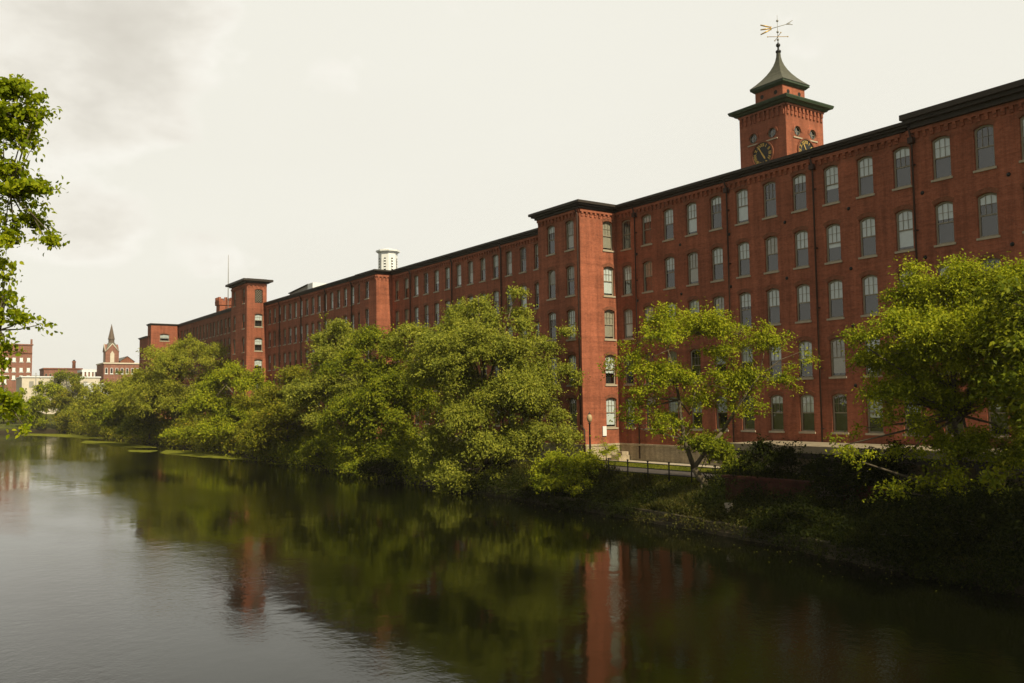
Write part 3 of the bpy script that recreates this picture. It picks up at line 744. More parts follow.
mb = MB(); mb.lathe([(0.0, 46.2), (0.3, 46.3), (0.3, 46.5), (0.12, 46.6), (0.10, 46.9), (0.24, 47.05), (0.24, 47.25), (0.08, 47.4), (0.05, 47.5), (0.0, 47.5)], CX, CY); mb.build('finial', MAT['black'], t)
# weathervane
wv = MB(); wv.tube([(CX, CY, 47.4), (CX, CY, 50.7)], [0.04, 0.018], 6)
for zz in (47.8, 48.7, 50.0): wv.lathe([(0, zz-.14), (.13, zz-.07), (.13, zz+.07), (0, zz+.14)], CX, CY, 8)
vane = wv.build('weathervane_pole', MAT['grey'], t)
mb = MB()
d1 = np.array([RT[0]*0.9, RT[1]*0.9, 0.28]); d1[:2] /= 1.0
ax = np.array([0.56, 0.82, 0.0])
for dv in (ax, np.array([-0.82, 0.56, 0])):
    mb.tube([np.array([CX, CY, 48.15])-dv*1.15, np.array([CX, CY, 48.15])+dv*1.15], 0.035, 5)
    for s_ in (1, -1): mb.lathe([(0, 48.05), (0.09, 48.15), (0, 48.25)], CX+dv[0]*1.15*s_, CY+dv[1]*1.15*s_, 6)
mb.build('direction_arms', MAT['gold'], vane)
mb = MB(); c0 = np.array([CX, CY, 49.3]); tl = np.array([ax[0], ax[1], 0.28])
mb.tube([c0-tl*0.9, c0+tl*1.5], 0.04, 5); mb.tube([c0+tl*1.0, c0+tl*1.75+np.array([0, 0, .25])], 0.04, 5); mb.tube([c0+tl*1.0, c0+tl*1.75-np.array([0, 0, .25])], 0.04, 5)
mb.build('arrow', MAT['grey'], vane)
mb = MB()
for dz in (0.32, -0.05, -0.42):
    s0 = c0-ax*0.75+np.array([0, 0, dz*0.35-0.15]); e0 = c0-ax*1.95+np.array([0, 0, dz*1.5-0.25])
    mb.tube([s0, (s0+e0)/2, e0], [0.06, 0.085, 0.07], 6)
mb.tube([c0-ax*0.75+np.array([0, 0, 0.05]), c0-ax*0.75-np.array([0, 0, 0.36])], 0.06, 5)
mb.build('feather_tail', MAT['gold'], vane)

# ------------------------------------------------------------------ things on the roofs
cx, cy = -113.6, 6.2
t = thing('cupola', 'white octagonal louvred cupola on the mill roof above the narrow bay', 'cupola', (cx, cy, 24.5))
mb = MB(); mb.frustum(cx, cy, 24.4, 28.5, 1.42, 1.36, 8, math.pi/8); mb.frustum(cx, cy, 24.4, 25.0, 1.5, 1.5, 8, math.pi/8); mb.build('wall', MAT['white'], t)
mb = MB(); mb.frustum(cx, cy, 28.5, 28.65, 1.5, 1.66, 8, math.pi/8); mb.frustum(cx, cy, 28.65, 28.85, 1.72, 1.72, 8, math.pi/8); mb.frustum(cx, cy, 28.85, 29.25, 1.6, 0.15, 8, math.pi/8); mb.build('roof', MAT['white'], t)
for i in range(8):
    a = 2*math.pi*i/8; er = np.array([math.cos(a), math.sin(a)]); et = np.array([-er[1], er[0]]); r_ = 1.318
    PP = lambda u, d, z: (cx+er[0]*(r_-d)+et[0]*u, cy+er[1]*(r_-d)+et[1]*u, z)
    mb = MB(); mb.quad(PP(-.13, -.012, 25.6), PP(.13, -.012, 25.6), PP(.13, -.012, 27.7), PP(-.13, -.012, 27.7))
    lv = mb.build('louvre', MAT['room'], t)
    mb = MB()
    for k in range(5):
        z0 = 25.7+k*0.4; mb.quad(PP(-.13, -.02, z0+.2), PP(.13, -.02, z0+.2), PP(.13, -.09, z0), PP(-.13, -.09, z0))
    mb.build("louvre_slats", MAT["white"], lv)
t = thing('roof_penthouse', 'low pale grey rooftop penthouse box with white end on the far wing roof', 'rooftop unit', (-141.5, 5.4, 24.5))
mb = MB(); mb.add([(-147, 4, 24.4), (-138.2, 4, 24.4), (-138.2, 8, 24.4), (-147, 8, 24.4), (-147, 4, 26.2), (-138.2, 4, 26.75), (-138.2, 8, 26.75), (-147, 8, 26.2)], [(0, 1, 5, 4), (1, 2, 6, 5), (2, 3, 7, 6), (3, 0, 4, 7), (4, 5, 6, 7)]); mb.build('body', MAT['grey'], t)
mb = MB(); mb.box(-138.2, 3.8, 24.4, -136, 8.2, 26.85); mb.build('end_block', MAT['white'], t)
mb = MB(); mb.add([(-147.2, 3.8, 26.22), (-138.2, 3.8, 26.77), (-138.2, 8.2, 26.77), (-147.2, 8.2, 26.22), (-147.2, 3.8, 26.35), (-138.2, 3.8, 26.9), (-138.2, 8.2, 26.9), (-147.2, 8.2, 26.35)], [(0, 1, 5, 4), (1, 2, 6, 5), (2, 3, 7, 6), (3, 0, 4, 7), (4, 5, 6, 7)]); mb.build('roof_slab', MAT['roof'], t)

pt = at_y(224, 303, 5.0); tx, ty = pt[0], 5.0
t = thing('brick_turret', 'small crenellated brick turret rising behind the stair tower', 'turret', (tx, ty, 25.4))
mb = MB(); mb.frustum(tx, ty, 25.3, 29.2, 1.25, 1.25); mb.frustum(tx, ty, 28.3, 29.2, 1.45, 1.5); mb.build('wall', MAT['brick'], t)
mb = MB()
for i in range(3):
    for s_ in (-1.25, 1.25):
        u = (i-1)*1.05
        mb.box(tx+u-.27, ty+s_-.24, 29.2, tx+u+.27, ty+s_+.24, 29.95)
        if i == 1: mb.box(tx+s_-.24, ty+u-.27, 29.2, tx+s_+.24, ty+u+.27, 29.95)
mb.build('battlements', MAT['brick'], t)
pt = at_y(228.5, 255, 5.0)
t = thing('antenna_mast', 'thin grey mast standing on the roof beside the crenellated turret', 'mast', (pt[0], 5, 25.4))
mb = MB(); mb.tube([(pt[0], 5, 25.3), (pt[0], 5, pt[2]-4), (pt[0], 5, pt[2])], [0.10, 0.08, 0.05], 6); mb.build('pole', MAT['grey'], t)
mb = MB(); mb.frustum(pt[0], 5, 25.3, 25.7, 0.35, 0.3); mb.build('base_plate', MAT['grey'], t)
#PART2
# ------------------------------------------------------------------ the town beyond the far end of the canal
def far_building(label, X, px0, px1, ptop, ztop=None, depth=14, m_='brick_far', floors=(), wcol=None, name='town_building', parapet=0.8, wins=0, win_mat='blind', blank=False):
    a = at_x(px0, ptop, X); b = at_x(px1, ptop, X); y0, y1 = sorted((a[1], b[1])); zt = (a[2]+b[2])/2
    t = thing(name, label, 'building', (X, (y0+y1)/2, 7))
    mb = MB(); mb.box(X-depth, y0, 5, X, y1, zt-0.01); mb.build('wall', MAT[m_], t)
    mb = MB(); mb.box(X-depth-0.3, y0-0.3, zt, X+0.35, y1+0.3, zt+parapet); mb.build('parapet', MAT[wcol or m_], t)
    for zf, hh in floors:
        n = wins
        for i in range(n):
            yc = y0+(y1-y0)*(i+0.5)/n; w = min(1.3, (y1-y0)/n*0.5)
            mb = MB(); mb.box(X+0.02, yc-w/2, zt-zf-hh, X+0.12, yc+w/2, zt-zf)
            wn = mb.build('window', MAT['frame'] if not blank else MAT['white'], t)
            mb = MB(); mb.box(X+0.12, yc-w/2+.12, zt-zf-hh+.12, X+0.14, yc+w/2-.12, zt-zf-.12); mb.build('pane', MAT[win_mat], wn)
            mb = MB(); mb.box(X+0.02, yc-w/2-.15, zt-zf-hh-.25, X+0.22, yc+w/2+.15, zt-zf-hh); mb.build('sill', MAT['white'], wn)
    return t, y0, y1, zt
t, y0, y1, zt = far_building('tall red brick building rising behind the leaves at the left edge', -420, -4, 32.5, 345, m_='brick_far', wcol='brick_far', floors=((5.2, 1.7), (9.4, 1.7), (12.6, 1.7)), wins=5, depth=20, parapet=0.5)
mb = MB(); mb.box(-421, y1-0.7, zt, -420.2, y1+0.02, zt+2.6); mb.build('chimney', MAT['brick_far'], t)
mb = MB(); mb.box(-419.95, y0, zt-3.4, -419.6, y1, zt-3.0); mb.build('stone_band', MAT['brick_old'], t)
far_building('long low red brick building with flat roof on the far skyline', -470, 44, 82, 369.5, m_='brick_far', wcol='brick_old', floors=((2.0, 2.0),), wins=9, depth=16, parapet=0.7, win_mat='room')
pt = at_x(74, 363, -475)
t = thing('chimney_stack', 'thin dark chimney stack above the long low brick building', 'chimney', (-475, pt[1], 20))
mb = MB(); mb.lathe([(0.0, 15), (0.95, 15), (0.75, pt[2]), (0.9, pt[2]+0.3), (0.9, pt[2]+0.9), (0, pt[2]+0.9)], -475, pt[1], 10); mb.build('stack', MAT['brick_old'], t)
mb = MB(); mb.lathe([(0.0, pt[2]+0.9), (0.5, pt[2]+0.9), (0.5, pt[2]+1.5), (0, pt[2]+1.5)], -475, pt[1], 8); mb.build('flue', MAT['rubber'], t)
# white hall with tall pilasters
t, y0, y1, zt = far_building('pale hall with tall white pilasters beside the low brick block', -410, 82.5, 103.5, 372, m_='brick_old', wcol='white', depth=12, parapet=1.0)
for i in range(6):
    yc = y0+(y1-y0)*(i+0.2)/5.6
    mb = MB(); mb.box(-409.98, yc-.42, 7, -409.4, yc+.42, zt+0.05); mb.build('pilaster', MAT['white'], t)
# church
pt = at_x(111, 360, -450); cy_ = pt[1]; top = at_x(111, 326, -450)[2]; g_ = at_x(111, 345, -450)[2]; sh = at_x(111, 352, -450)[2]
t = thing('church', 'brick church with grey pointed steeple and gabled belfry on the skyline', 'church', (-450, cy_, 7))
hw = 2.9
mb = MB(); mb.box(-450-hw, cy_-hw, 7, -450+hw, cy_+hw, sh); mb.build('tower', MAT['brick_far'], t)
mb = MB()
for s_ in ((1, 0), (0, 1), (-1, 0), (0, -1)):
    ex, ey = s_; c_ = np.array([-450+ex*(hw+.02), cy_+ey*(hw+.02)]); tx_ = np.array([-ey, ex])
    p0 = c_-tx_*hw; p1 = c_+tx_*hw; zt_ = sh+3.6
    mb.add([(p0[0], p0[1], sh), (p1[0], p1[1], sh), (c_[0], c_[1], zt_), (-450, cy_, zt_)], [(0, 1, 2), (1, 3, 2), (0, 2, 3)])
mb.build('gables', MAT['brick_far'], t)
mb = MB(); 
for s_ in ((1, 0), (0, -1)):
    ex, ey = s_; c_ = np.array([-450+ex*(hw+.15), cy_+ey*(hw+.15)]); tx_ = np.array([-ey, ex])
    for sg in (1, -1):
        p0 = c_+tx_*sg*(hw+.1); mb.tube([(p0[0], p0[1], sh), (c_[0], c_[1], sh+3.75)], 0.2, 5)
mb.build('gable_trim', MAT['offwhite'], t)
mb = MB(); mb.frustum(-450, cy_, sh+0.3, g_+1.0, 2.9, 1.35); mb.build('belfry_roof', MAT['slate'], t)
mb = MB(); mb.frustum(-450, cy_, g_+0.9, g_+2.6, 1.35, 1.3, 8, math.pi/8); mb.build('belfry', MAT['spire'], t)
mb = MB(); mb.frustum(-450, cy_, g_+2.6, g_+2.9, 1.6, 1.55, 8, math.pi/8); mb.frustum(-450, cy_, g_+2.9, top+1.0, 1.5, 0.04, 8, math.pi/8); mb.build('spire', MAT['spire'], t)
for s_ in ((1, 0), (0, -1)):
    ex, ey = s_; mb = MB(); c_ = (-450+ex*(hw+.05), cy_+ey*(hw+.05)); tx_ = (-ey, ex)
    vs = [(c_[0]+tx_[0]*u, c_[1]+tx_[1]*u, z) for u, z in ((-.9, sh-5), (.9, sh-5), (.9, sh-1), (0, sh+0.4), (-.9, sh-1))]
    mb.add(vs, [(0, 1, 2, 3, 4)]); mb.build('belfry_window', MAT['offwhite'], t)
mb = MB(); mb.add([(-446, cy_+3.3, 7), (-446, cy_+9.5, 7), (-446, cy_+9.5, sh-4.5), (-446, cy_+3.3, sh-4.5), (-446, cy_+6.4, sh-2.2),
                   (-470, cy_+3.3, 7), (-470, cy_+9.5, 7), (-470, cy_+9.5, sh-4.5), (-470, cy_+3.3, sh-4.5), (-470, cy_+6.4, sh-2.2)],
                  [(0, 1, 2, 4, 3), (1, 6, 7, 2), (0, 3, 8, 5), (5, 8, 9, 7, 6)]); mb.build('nave', MAT['brick_old'], t)
mb = MB(); mb.add([(-445.7, cy_+2.9, sh-4.6), (-445.7, cy_+6.4, sh-2.0), (-445.7, cy_+9.9, sh-4.6), (-470, cy_+2.9, sh-4.6), (-470, cy_+6.4, sh-2.0), (-470, cy_+9.9, sh-4.6)], [(0, 1, 4, 3), (1, 2, 5, 4)]); mb.build('nave_roof', MAT['slate'], t)
# brick block in front of the church
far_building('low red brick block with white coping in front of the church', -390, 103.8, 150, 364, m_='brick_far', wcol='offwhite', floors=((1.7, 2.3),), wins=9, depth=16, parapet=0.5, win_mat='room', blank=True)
# long white industrial shed and its lower white neighbour
t, y0, y1, zt = far_building('long off white warehouse with flat roof beyond the trees', -360, 22, 100, 377.5, m_='offwhite', wcol='white', depth=20, parapet=0.4)
for i in range(7):
    yc = y0+3+(y1-y0-5)*i/7
    mb = MB(); mb.box(-359.98, yc-0.7, zt-3.6, -359.9, yc+0.7, zt-1.4); mb.build('window', MAT['room'] if i % 2 else MAT['grey'], t)
t, y0, y1, zt = far_building('low white shed roof showing between the treetops', -335, 84, 113, 384.5, m_='white', wcol='white', depth=10, parapet=0.35)
for i in range(4):
    yc = y0+1.2+(y1-y0-2)*i/4
    mb = MB(); mb.box(-334.98, yc-0.5, zt-2.2, -334.9, yc+0.5, zt-0.8); mb.build('window', MAT['grey'], t)
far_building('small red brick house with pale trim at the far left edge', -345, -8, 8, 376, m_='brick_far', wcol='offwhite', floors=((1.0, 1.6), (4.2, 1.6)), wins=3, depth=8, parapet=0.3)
pt = at_x(36, 374, -350)
t = thing('utility_pole', 'thin grey utility pole in front of the white warehouse', 'pole', (-350, pt[1], 6))
mb = MB(); mb.tube([(-350, pt[1], 5), (-350, pt[1], pt[2]+0.4)], [0.2, 0.14], 6); mb.build('pole', MAT['grey'], t)
mb = MB(); mb.box(-350.1, pt[1]-1.1, pt[2]-0.6, -349.9, pt[1]+1.1, pt[2]-0.45); mb.build('crossarm', MAT['grey'], t)

# ------------------------------------------------------------------ small structures on the bank
LX, LY = -55.2, -5.0
t = thing('street_lamp', 'slender black street lamp with round globe beside the stair bay', 'street lamp', (LX, LY, GND))
mb = MB(); mb.lathe([(0, 2.0), (.20, 2.0), (.18, 2.35), (.085, 2.6), (.065, 5.2), (.10, 5.25), (.10, 5.33), (.05, 5.36), (0, 5.36)], LX, LY, 10); mb.build('post', MAT['black'], t)
mb = MB(); mb.lathe([(0, 5.36), (.10, 5.38), (.19, 5.52), (.22, 5.70), (.19, 5.88), (.10, 6.0), (0, 6.02)], LX, LY, 14); mb.build('globe', MAT['globe'], t)
mb = MB(); mb.lathe([(.11, 5.98), (.09, 6.06), (.03, 6.12), (.02, 6.24), (0, 6.25)], LX, LY, 10); mb.build('cap', MAT['black'], t)

FY = -11.0
t = thing('railing', 'dark metal railing with thin rails on the grassy bank', 'fence', (-44, FY, GND))
fx = [-53.5+1.9*i for i in range(11)]
for x in fx:
    mb = MB(); z0 = 1.85; mb.tube([(x, FY, z0), (x, FY, 3.16)], 0.045, 6); mb.lathe([(0, 3.12), (.07, 3.15), (.07, 3.21), (0, 3.24)], x, FY, 8); mb.build('post', MAT['black'], t)
for z0 in (2.42, 2.74, 3.05):
    mb = MB(); mb.tube([(fx[0], FY, z0), (fx[-1], FY, z0)], 0.028, 5); mb.build('rail', MAT['black'], t)

t = thing('retaining_wall', 'weathered stone retaining wall along the waterline', 'wall', (-38, -14, 0))
mb = MB(); rw = random.Random(3)
xx = -76.0
while xx < -22:
    L = rw.uniform(0.9, 1.9); y_ = float(shore(xx+L/2))+0.05
    for k in range(3):
        o_ = rw.uniform(-0.06, 0.06); sft = (k % 2)*0.4
        mb.box(xx+sft, y_-0.30+k*0.10+o_, -0.7+k*0.46+o_*.5, xx+L-0.03+sft, y_+0.6+k*0.05, -0.7+(k+1)*0.46-0.025+o_*.8)
    xx += L
mb.build('stone_courses', MAT['mossy'], t)
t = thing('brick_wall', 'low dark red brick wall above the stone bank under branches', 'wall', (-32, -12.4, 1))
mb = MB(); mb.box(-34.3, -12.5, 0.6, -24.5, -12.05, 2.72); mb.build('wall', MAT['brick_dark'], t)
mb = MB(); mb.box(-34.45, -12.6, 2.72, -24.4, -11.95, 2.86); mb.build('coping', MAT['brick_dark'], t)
t = thing('marker_post', 'short pale stone marker post on the canal bank edge', 'post', (-33.1, -13.6, 0.5))
mb = MB(); mb.box(-33.16, -13.66, 0.3, -33.04, -13.54, 1.25); mb.build('shaft', MAT['sill'], t)
mb = MB(); mb.box(-33.28, -13.72, 1.25, -32.92, -13.48, 1.52); mb.build('head', MAT['sill'], t)

t = thing('parking_deck', 'low pale concrete deck over a dark open bay against the mill wall', 'deck', (-28, -4, GND))
mb = MB(); mb.box(-41.0, -5.8, 3.86, -12, -0.24, 4.16); mb.box(-41.05, -5.95, 3.80, -12, -5.8, 4.22); mb.build('slab', MAT['deck'], t)
mb = MB(); mb.box(-41, -5.7, 3.45, -12, -5.4, 3.80); mb.build('beam', MAT['cornice'], t)
for x in (-40.6, -36.4, -32.2, -28, -23.8, -19.6, -15.4):
    mb = MB(); mb.box(x-.16, -5.7, GND-0.4, x+.16, -5.38, 3.45); mb.build('post', MAT['cornice'], t)

def parked_car(label, x, y, rz, paint):
    t = thing('parked_car', label, 'car', (x, y, 2.13)); c, s = math.cos(rz), math.sin(rz)
    T = lambda p: (x+c*p[0]-s*p[1], y+s*p[0]+c*p[1], 2.13+p[2])
    def loft(mb, secs):
        n = len(secs[0]); vs = [T(p) for sec in secs for p in sec]; fs = []
        for i in range(len(secs)-1):
            for k in range(n-1): fs.append((i*n+k, i*n+k+1, (i+1)*n+k+1, (i+1)*n+k))
        fs += [tuple(range(n)), tuple((len(secs)-1)*n+k for k in range(n))]
        mb.add(vs, fs)
    mb = MB()
    prof = [(-2.2, .42, .66), (-2.05, .36, .86), (-1.3, .30, .93), (-.6, .28, .96), (.9, .28, .94), (1.7, .30, .84), (2.15, .38, .66), (2.25, .45, .58)]
    loft(mb, [[(xx, -.86, z0), (xx, -.90, (z0+z1)/2), (xx, -.80, z1), (xx, .80, z1), (xx, .90, (z0+z1)/2), (xx, .86, z0)] for xx, z0, z1 in prof]); mb.sm = True
    mb.build('body', MAT[paint], t)
    mb = MB(); loft(mb, [[(xx, -w, .90), (xx2, -w*.82, z1), (xx2, w*.82, z1), (xx, w, .90)] for xx, xx2, w, z1 in ((-1.75, -1.15, .76, .93), (-1.2, -.75, .78, 1.40), (.35, .2, .78, 1.44), (1.15, .55, .76, .96))]); mb.build('cabin', MAT['room'], t)
    mb = MB(); loft(mb, [[(a, -.62, z1), (a, .62, z1), (a, .60, z1+.03), (a, -.60, z1+.03)] for a, z1 in ((-.8, 1.40), (-.2, 1.45), (.3, 1.44))]); mb.build('roof', MAT[paint], t)
    for wx in (-1.35, 1.38):
        for wy in (-.84, .84):
            mb = MB(); mb.tube([T((wx, wy-.1, .32)), T((wx, wy+.1, .32))], .32, 14); w = mb.build('wheel', MAT['rubber'], t)
            mb = MB(); mb.tube([T((wx, wy-.115, .32)), T((wx, wy+.115, .32))], .19, 10); mb.build('rim', MAT['grey'], w)
    for sy in (-.6, .6):
        mb = MB(); mb.box(*(min(a, b) for a, b in zip(T((2.16, sy-.16, .62)), T((2.24, sy+.16, .74)))), *(max(a, b) for a, b in zip(T((2.16, sy-.16, .62)), T((2.24, sy+.16, .74))))); mb.build('headlight', MAT['white'], t)
parked_car('dark blue parked car in the shade under the concrete deck', -33.4, -3.4, 0.05, 'car')

# algae mats floating by the far bank
mb = MB(); ra = random.Random(8)
def blob(cx, cy, rx, ry, n=34):
    ph = [ra.uniform(0, 6.28) for _ in range(4)]
    vs = [(cx, cy, 0.012)]
    for i in range(n):
        a = 2*math.pi*i/n; r = 1+0.28*math.sin(2*a+ph[0])+0.20*math.sin(3*a+ph[1])+0.14*math.sin(7*a+ph[2])+0.07*math.sin(13*a+ph[3])
        vs.append((cx+rx*r*math.cos(a), cy+ry*r*math.sin(a), 0.012))
    mb.add(vs, [(0, 1+i, 1+(i+1) % n) for i in range(n)])
def mat_outline(pts, z=0.012, n=9):
    """irregular mat: outline points on the water with small wavy steps between them"""
    w = [at_z(px, py, 0.0) for px, py in pts]; vs = []
    for k in range(len(w)):
        a, b = w[k], w[(k+1) % len(w)]; L = np.linalg.norm(b-a); nrm = np.array([-(b-a)[1], (b-a)[0], 0])/max(L, 1e-6)
        for q in range(n): vs.append(a+(b-a)*q/n+nrm*ra.uniform(-.35, .35)*(0 if q == 0 else 1))
    c = sum(vs)/len(vs)
    mb.add([(c[0], c[1], z)]+[(v[0], v[1], z) for v in vs], [(0, 1+k, 1+(k+1) % len(vs)) for k in range(len(vs))])
mat_outline([(165, 449.5), (205, 451.5), (240, 454.5), (270, 458), (292, 461.5), (262, 461), (225, 459), (190, 456.5), (160, 453.5)])
mat_outline([(85, 440.5), (115, 442), (140, 445), (160, 448), (130, 447.5), (100, 445), (80, 443)], 0.016)
mat_outline([(25, 433.5), (60, 434), (95, 436), (120, 438.5), (85, 438.5), (50, 436.5), (20, 435.5)], 0.020)
mat_outline([(130, 450), (158, 450.5), (150, 452.5), (128, 452)], 0.024)
mat_outline([(255, 462.5), (300, 463.5), (325, 466.5), (290, 465.5)], 0.028)
tag(mb.build('algae', MAT['algae']), 'thin yellow green algae mats floating off the far bank', 'algae', kind='stuff')

# ------------------------------------------------------------------ trees
def leaves_mesh(name, P, U, N, L, Wd, m_, folded=False):
    """P centre, U long axis, N normal (n,3); one bent blade per leaf"""
    n = len(P); S = np.cross(N, U); S /= np.maximum(np.linalg.norm(S, axis=1, keepdims=True), 1e-6)
    L = L[:, None]; Wd = Wd[:, None]
    if not folded:
        V = np.stack([P-U*L*.5, P+S*Wd*.5-U*L*.05+N*Wd*.12, P+U*L*.5-N*L*.10, P-S*Wd*.5-U*L*.05+N*Wd*.12], 1).reshape(-1, 3)
        Fq = np.arange(n*4, dtype=np.int32).reshape(n, 4)
        return np_mesh(name, V, Fq, 4, [m_])
    V = np.stack([P-U*L*.5, P-U*L*.12, P+U*L*.22-N*L*.06, P+U*L*.5-N*L*.18,
                  P+S*Wd*.42-U*L*.22+N*Wd*.14, P+S*Wd*.46+U*L*.12+N*Wd*.10, P-S*Wd*.42-U*L*.22+N*Wd*.14, P-S*Wd*.46+U*L*.12+N*Wd*.10], 1).reshape(-1, 3)
    b = (np.arange(n)*8)[:, None]
    q = np.concatenate([b+np.array([[0, 4, 5, 1]]), b+np.array([[1, 5, 3, 2]]), b+np.array([[0, 1, 7, 6]]), b+np.array([[1, 2, 3, 7]])], 1)
    return np_mesh(name, V, q, 4, [m_])

def unit(a): return a/np.maximum(np.linalg.norm(a, axis=-1, keepdims=True), 1e-9)

def lobe_px(d, *args):
    """crown lobes from (px, py, radius px wide, radius px tall[, depth shift m]) at distance d along the view axis"""
    out = []
    for a in args:
        px, py, rw, rh = a[:4]; dd = d+(a[4] if len(a) > 4 else 0)
        c = at_depth(px, py, dd); k = dd/F
        out.append((c[0], c[1], c[2], rw*k, rh*k))
    return out

def tree(name, label, cat, base, lobes, nleaf, llen, leafm, barkm='bark', seed=0, group=None, trunk_r=0.2, forks=None, droop=0.25, clump=0.5, per=34, shell=0.5, folded=False, aspect=0.5, twigs=True, trunk_name='trunk', crown_name='crown', gap=0.0, bough=9, nup=0.75, limb=1.0):
    r = np.random.default_rng(seed)
    base = np.array(base, float)
    t = thing(name, label, cat, tuple(base), group)
    lob = np.array(lobes, float)
    # --- limbs
    mb = MB(); ctr = lob[:, :3]
    cen = np.average(ctr, axis=0, weights=lob[:, 3]**2)
    low = min(ctr[:, 2].min()-0.2, cen[2]*0.4+base[2]*0.6)
    if forks is None:
        fork = base+(cen-base)*0.38; fork[2] = max(base[2]+0.4, min(low, base[2]+(cen[2]-base[2])*0.6))
        tpts = [base-np.array([0, 0, 0.4]), base+(fork-base)*0.35+r.normal(0, .08, 3)*trunk_r*4, base+(fork-base)*0.7+r.normal(0, .1, 3)*trunk_r*4, fork]
        mb.tube(tpts, [trunk_r*1.35, trunk_r, trunk_r*.85, trunk_r*.72], 9)
        starts = [(fork, trunk_r*.55)]
        top = np.array([cen[0], cen[1], ctr[:, 2].max()])
        mb.tube([fork, fork+(top-fork)*.4+r.normal(0, .3, 3), top], [trunk_r*.68, trunk_r*.4, trunk_r*.08], 7)
        starts.append((fork+(top-fork)*.4, trunk_r*.4))
    else:
        starts = []
        for path, r0, r1 in forks:
            n_ = len(path); mb.tube(path, [r0+(r1-r0)*i/(n_-1) for i in range(n_)], 9)
            starts += [(np.array(path[-1]), r1), (np.array(path[n_//2]), r1)]
    for c in lob:
        s0, sr = min(starts, key=lambda s_: np.linalg.norm(s_[0]-c[:3]))
        mid = (s0+c[:3])/2+r.normal(0, 0.12, 3)*c[3]+np.array([0, 0, 0.08*c[3]])
        mb.tube([s0, mid, c[:3]], [min(max(sr*.75, .025), limb), min(max(sr*.5, .02), limb*.7), min(max(sr*.25, .012), limb*.35)], 6)
    # --- leaf clusters
    w = lob[:, 3]**1.6*lob[:, 4]**0.8; w /= w.sum(); ncl = max(4, nleaf//per)
    # boughs: smaller masses set over each lobe, with dark gaps between them
    nb = max(len(lob)*3, int(bough*len(lob))); bi = r.choice(len(lob), nb, p=w); bi[:len(lob)] = np.arange(len(lob))
    bd = unit(r.normal(0, 1, (nb, 3))); bd[:, 2] = np.where(bd[:, 2] < -0.4, -bd[:, 2]*0.6, bd[:, 2])
    BR = np.stack([lob[bi, 3], lob[bi, 3], lob[bi, 4]], 1)
    BC = lob[bi, :3]+bd*BR*(r.uniform(0.35, 1.08, nb))[:, None]
    bs = r.uniform(0.16, 0.46, nb)*(0.5*lob[bi, 3]+0.5*lob[bi, 4]); pb = bs**1.7; pb /= pb.sum()
    bidx = r.choice(nb, ncl, p=pb); idx = bi[bidx]
    dv = unit(r.normal(0, 1, (ncl, 3))+bd[bidx]*0.55+np.array([0.15, 0, 0.35]))
    rad = (shell+(1-shell)*r.random(ncl)**0.7)*r.normal(1.0, 0.16, ncl)
    rad = np.where(r.random(ncl) < 0.10, rad*r.uniform(1.15, 1.75, ncl), rad)
    C = BC[bidx]+dv*bs[bidx][:, None]*rad[:, None]*np.array([1.15, 1.15, 0.85])
    if gap > 0:   # leave holes where nothing grows
        hv = np.sin(C[:, 0]*1.9+seed)+np.sin(C[:, 1]*2.3+1.3*seed)+np.sin(C[:, 2]*2.1+0.7*seed)
        C_keep = hv > (-3+gap*3); C = C[C_keep]; idx = idx[C_keep]; dv = dv[C_keep]; ncl = len(C)
    C[:, 2] = np.maximum(C[:, 2], 0.25)
    if twigs:
        for k in range(0, ncl, max(1, ncl//260)):
            c = lob[idx[k], :3]; p = C[k]; q = c+(p-c)*0.25
            k_ = min(1.0, limb*40)
            mb.tube([q, (q+p)/2+r.normal(0, .06, 3)*k_, p], [max(.012, trunk_r*.09)*k_, .012*k_, .006*k_], 4, False)
    mb.build(trunk_name, MAT[barkm], t)
    # sprays: each cluster is an arching spray of leaves pointing outwards and down a little
    sd = unit(dv*np.array([1, 1, 0.55])+r.normal(0, .35, (ncl, 3))+np.array([0, 0, 0.12-droop]))
    cl = clump*r.uniform(0.55, 1.35, ncl)
    k = r.integers(int(per*.5), int(per*1.5)+1, ncl); who = np.repeat(np.arange(ncl), k); n = len(who)
    tt = r.uniform(-0.9, 1.0, n)
    P = C[who]+sd[who]*(tt*cl[who])[:, None]+r.normal(0, 1, (n, 3))*(cl[who]*0.33)[:, None]*np.array([1, 1, 0.75])
    P[:, 2] -= droop*0.5*cl[who]*np.maximum(tt, 0)**2
    U = unit(sd[who]+r.normal(0, .75, (n, 3))+np.array([0, 0, -droop*1.2]))
    N = unit(r.normal(0, .55, (n, 3))+dv[who]*0.45+np.array([tosun.x, tosun.y-.15, tosun.z])*nup); N = unit(N-U*(N*U).sum(1, keepdims=True))
    L = llen*r.uniform(0.65, 1.3, n)
    P[:, 2] = np.maximum(P[:, 2], 0.1)
    ob = obj(crown_name, leaves_mesh(crown_name, P-base, U, N, L, L*aspect, MAT[leafm], folded), t)
    return t

D_ = depth_at_y
G1 = 'trees along the canal bank'
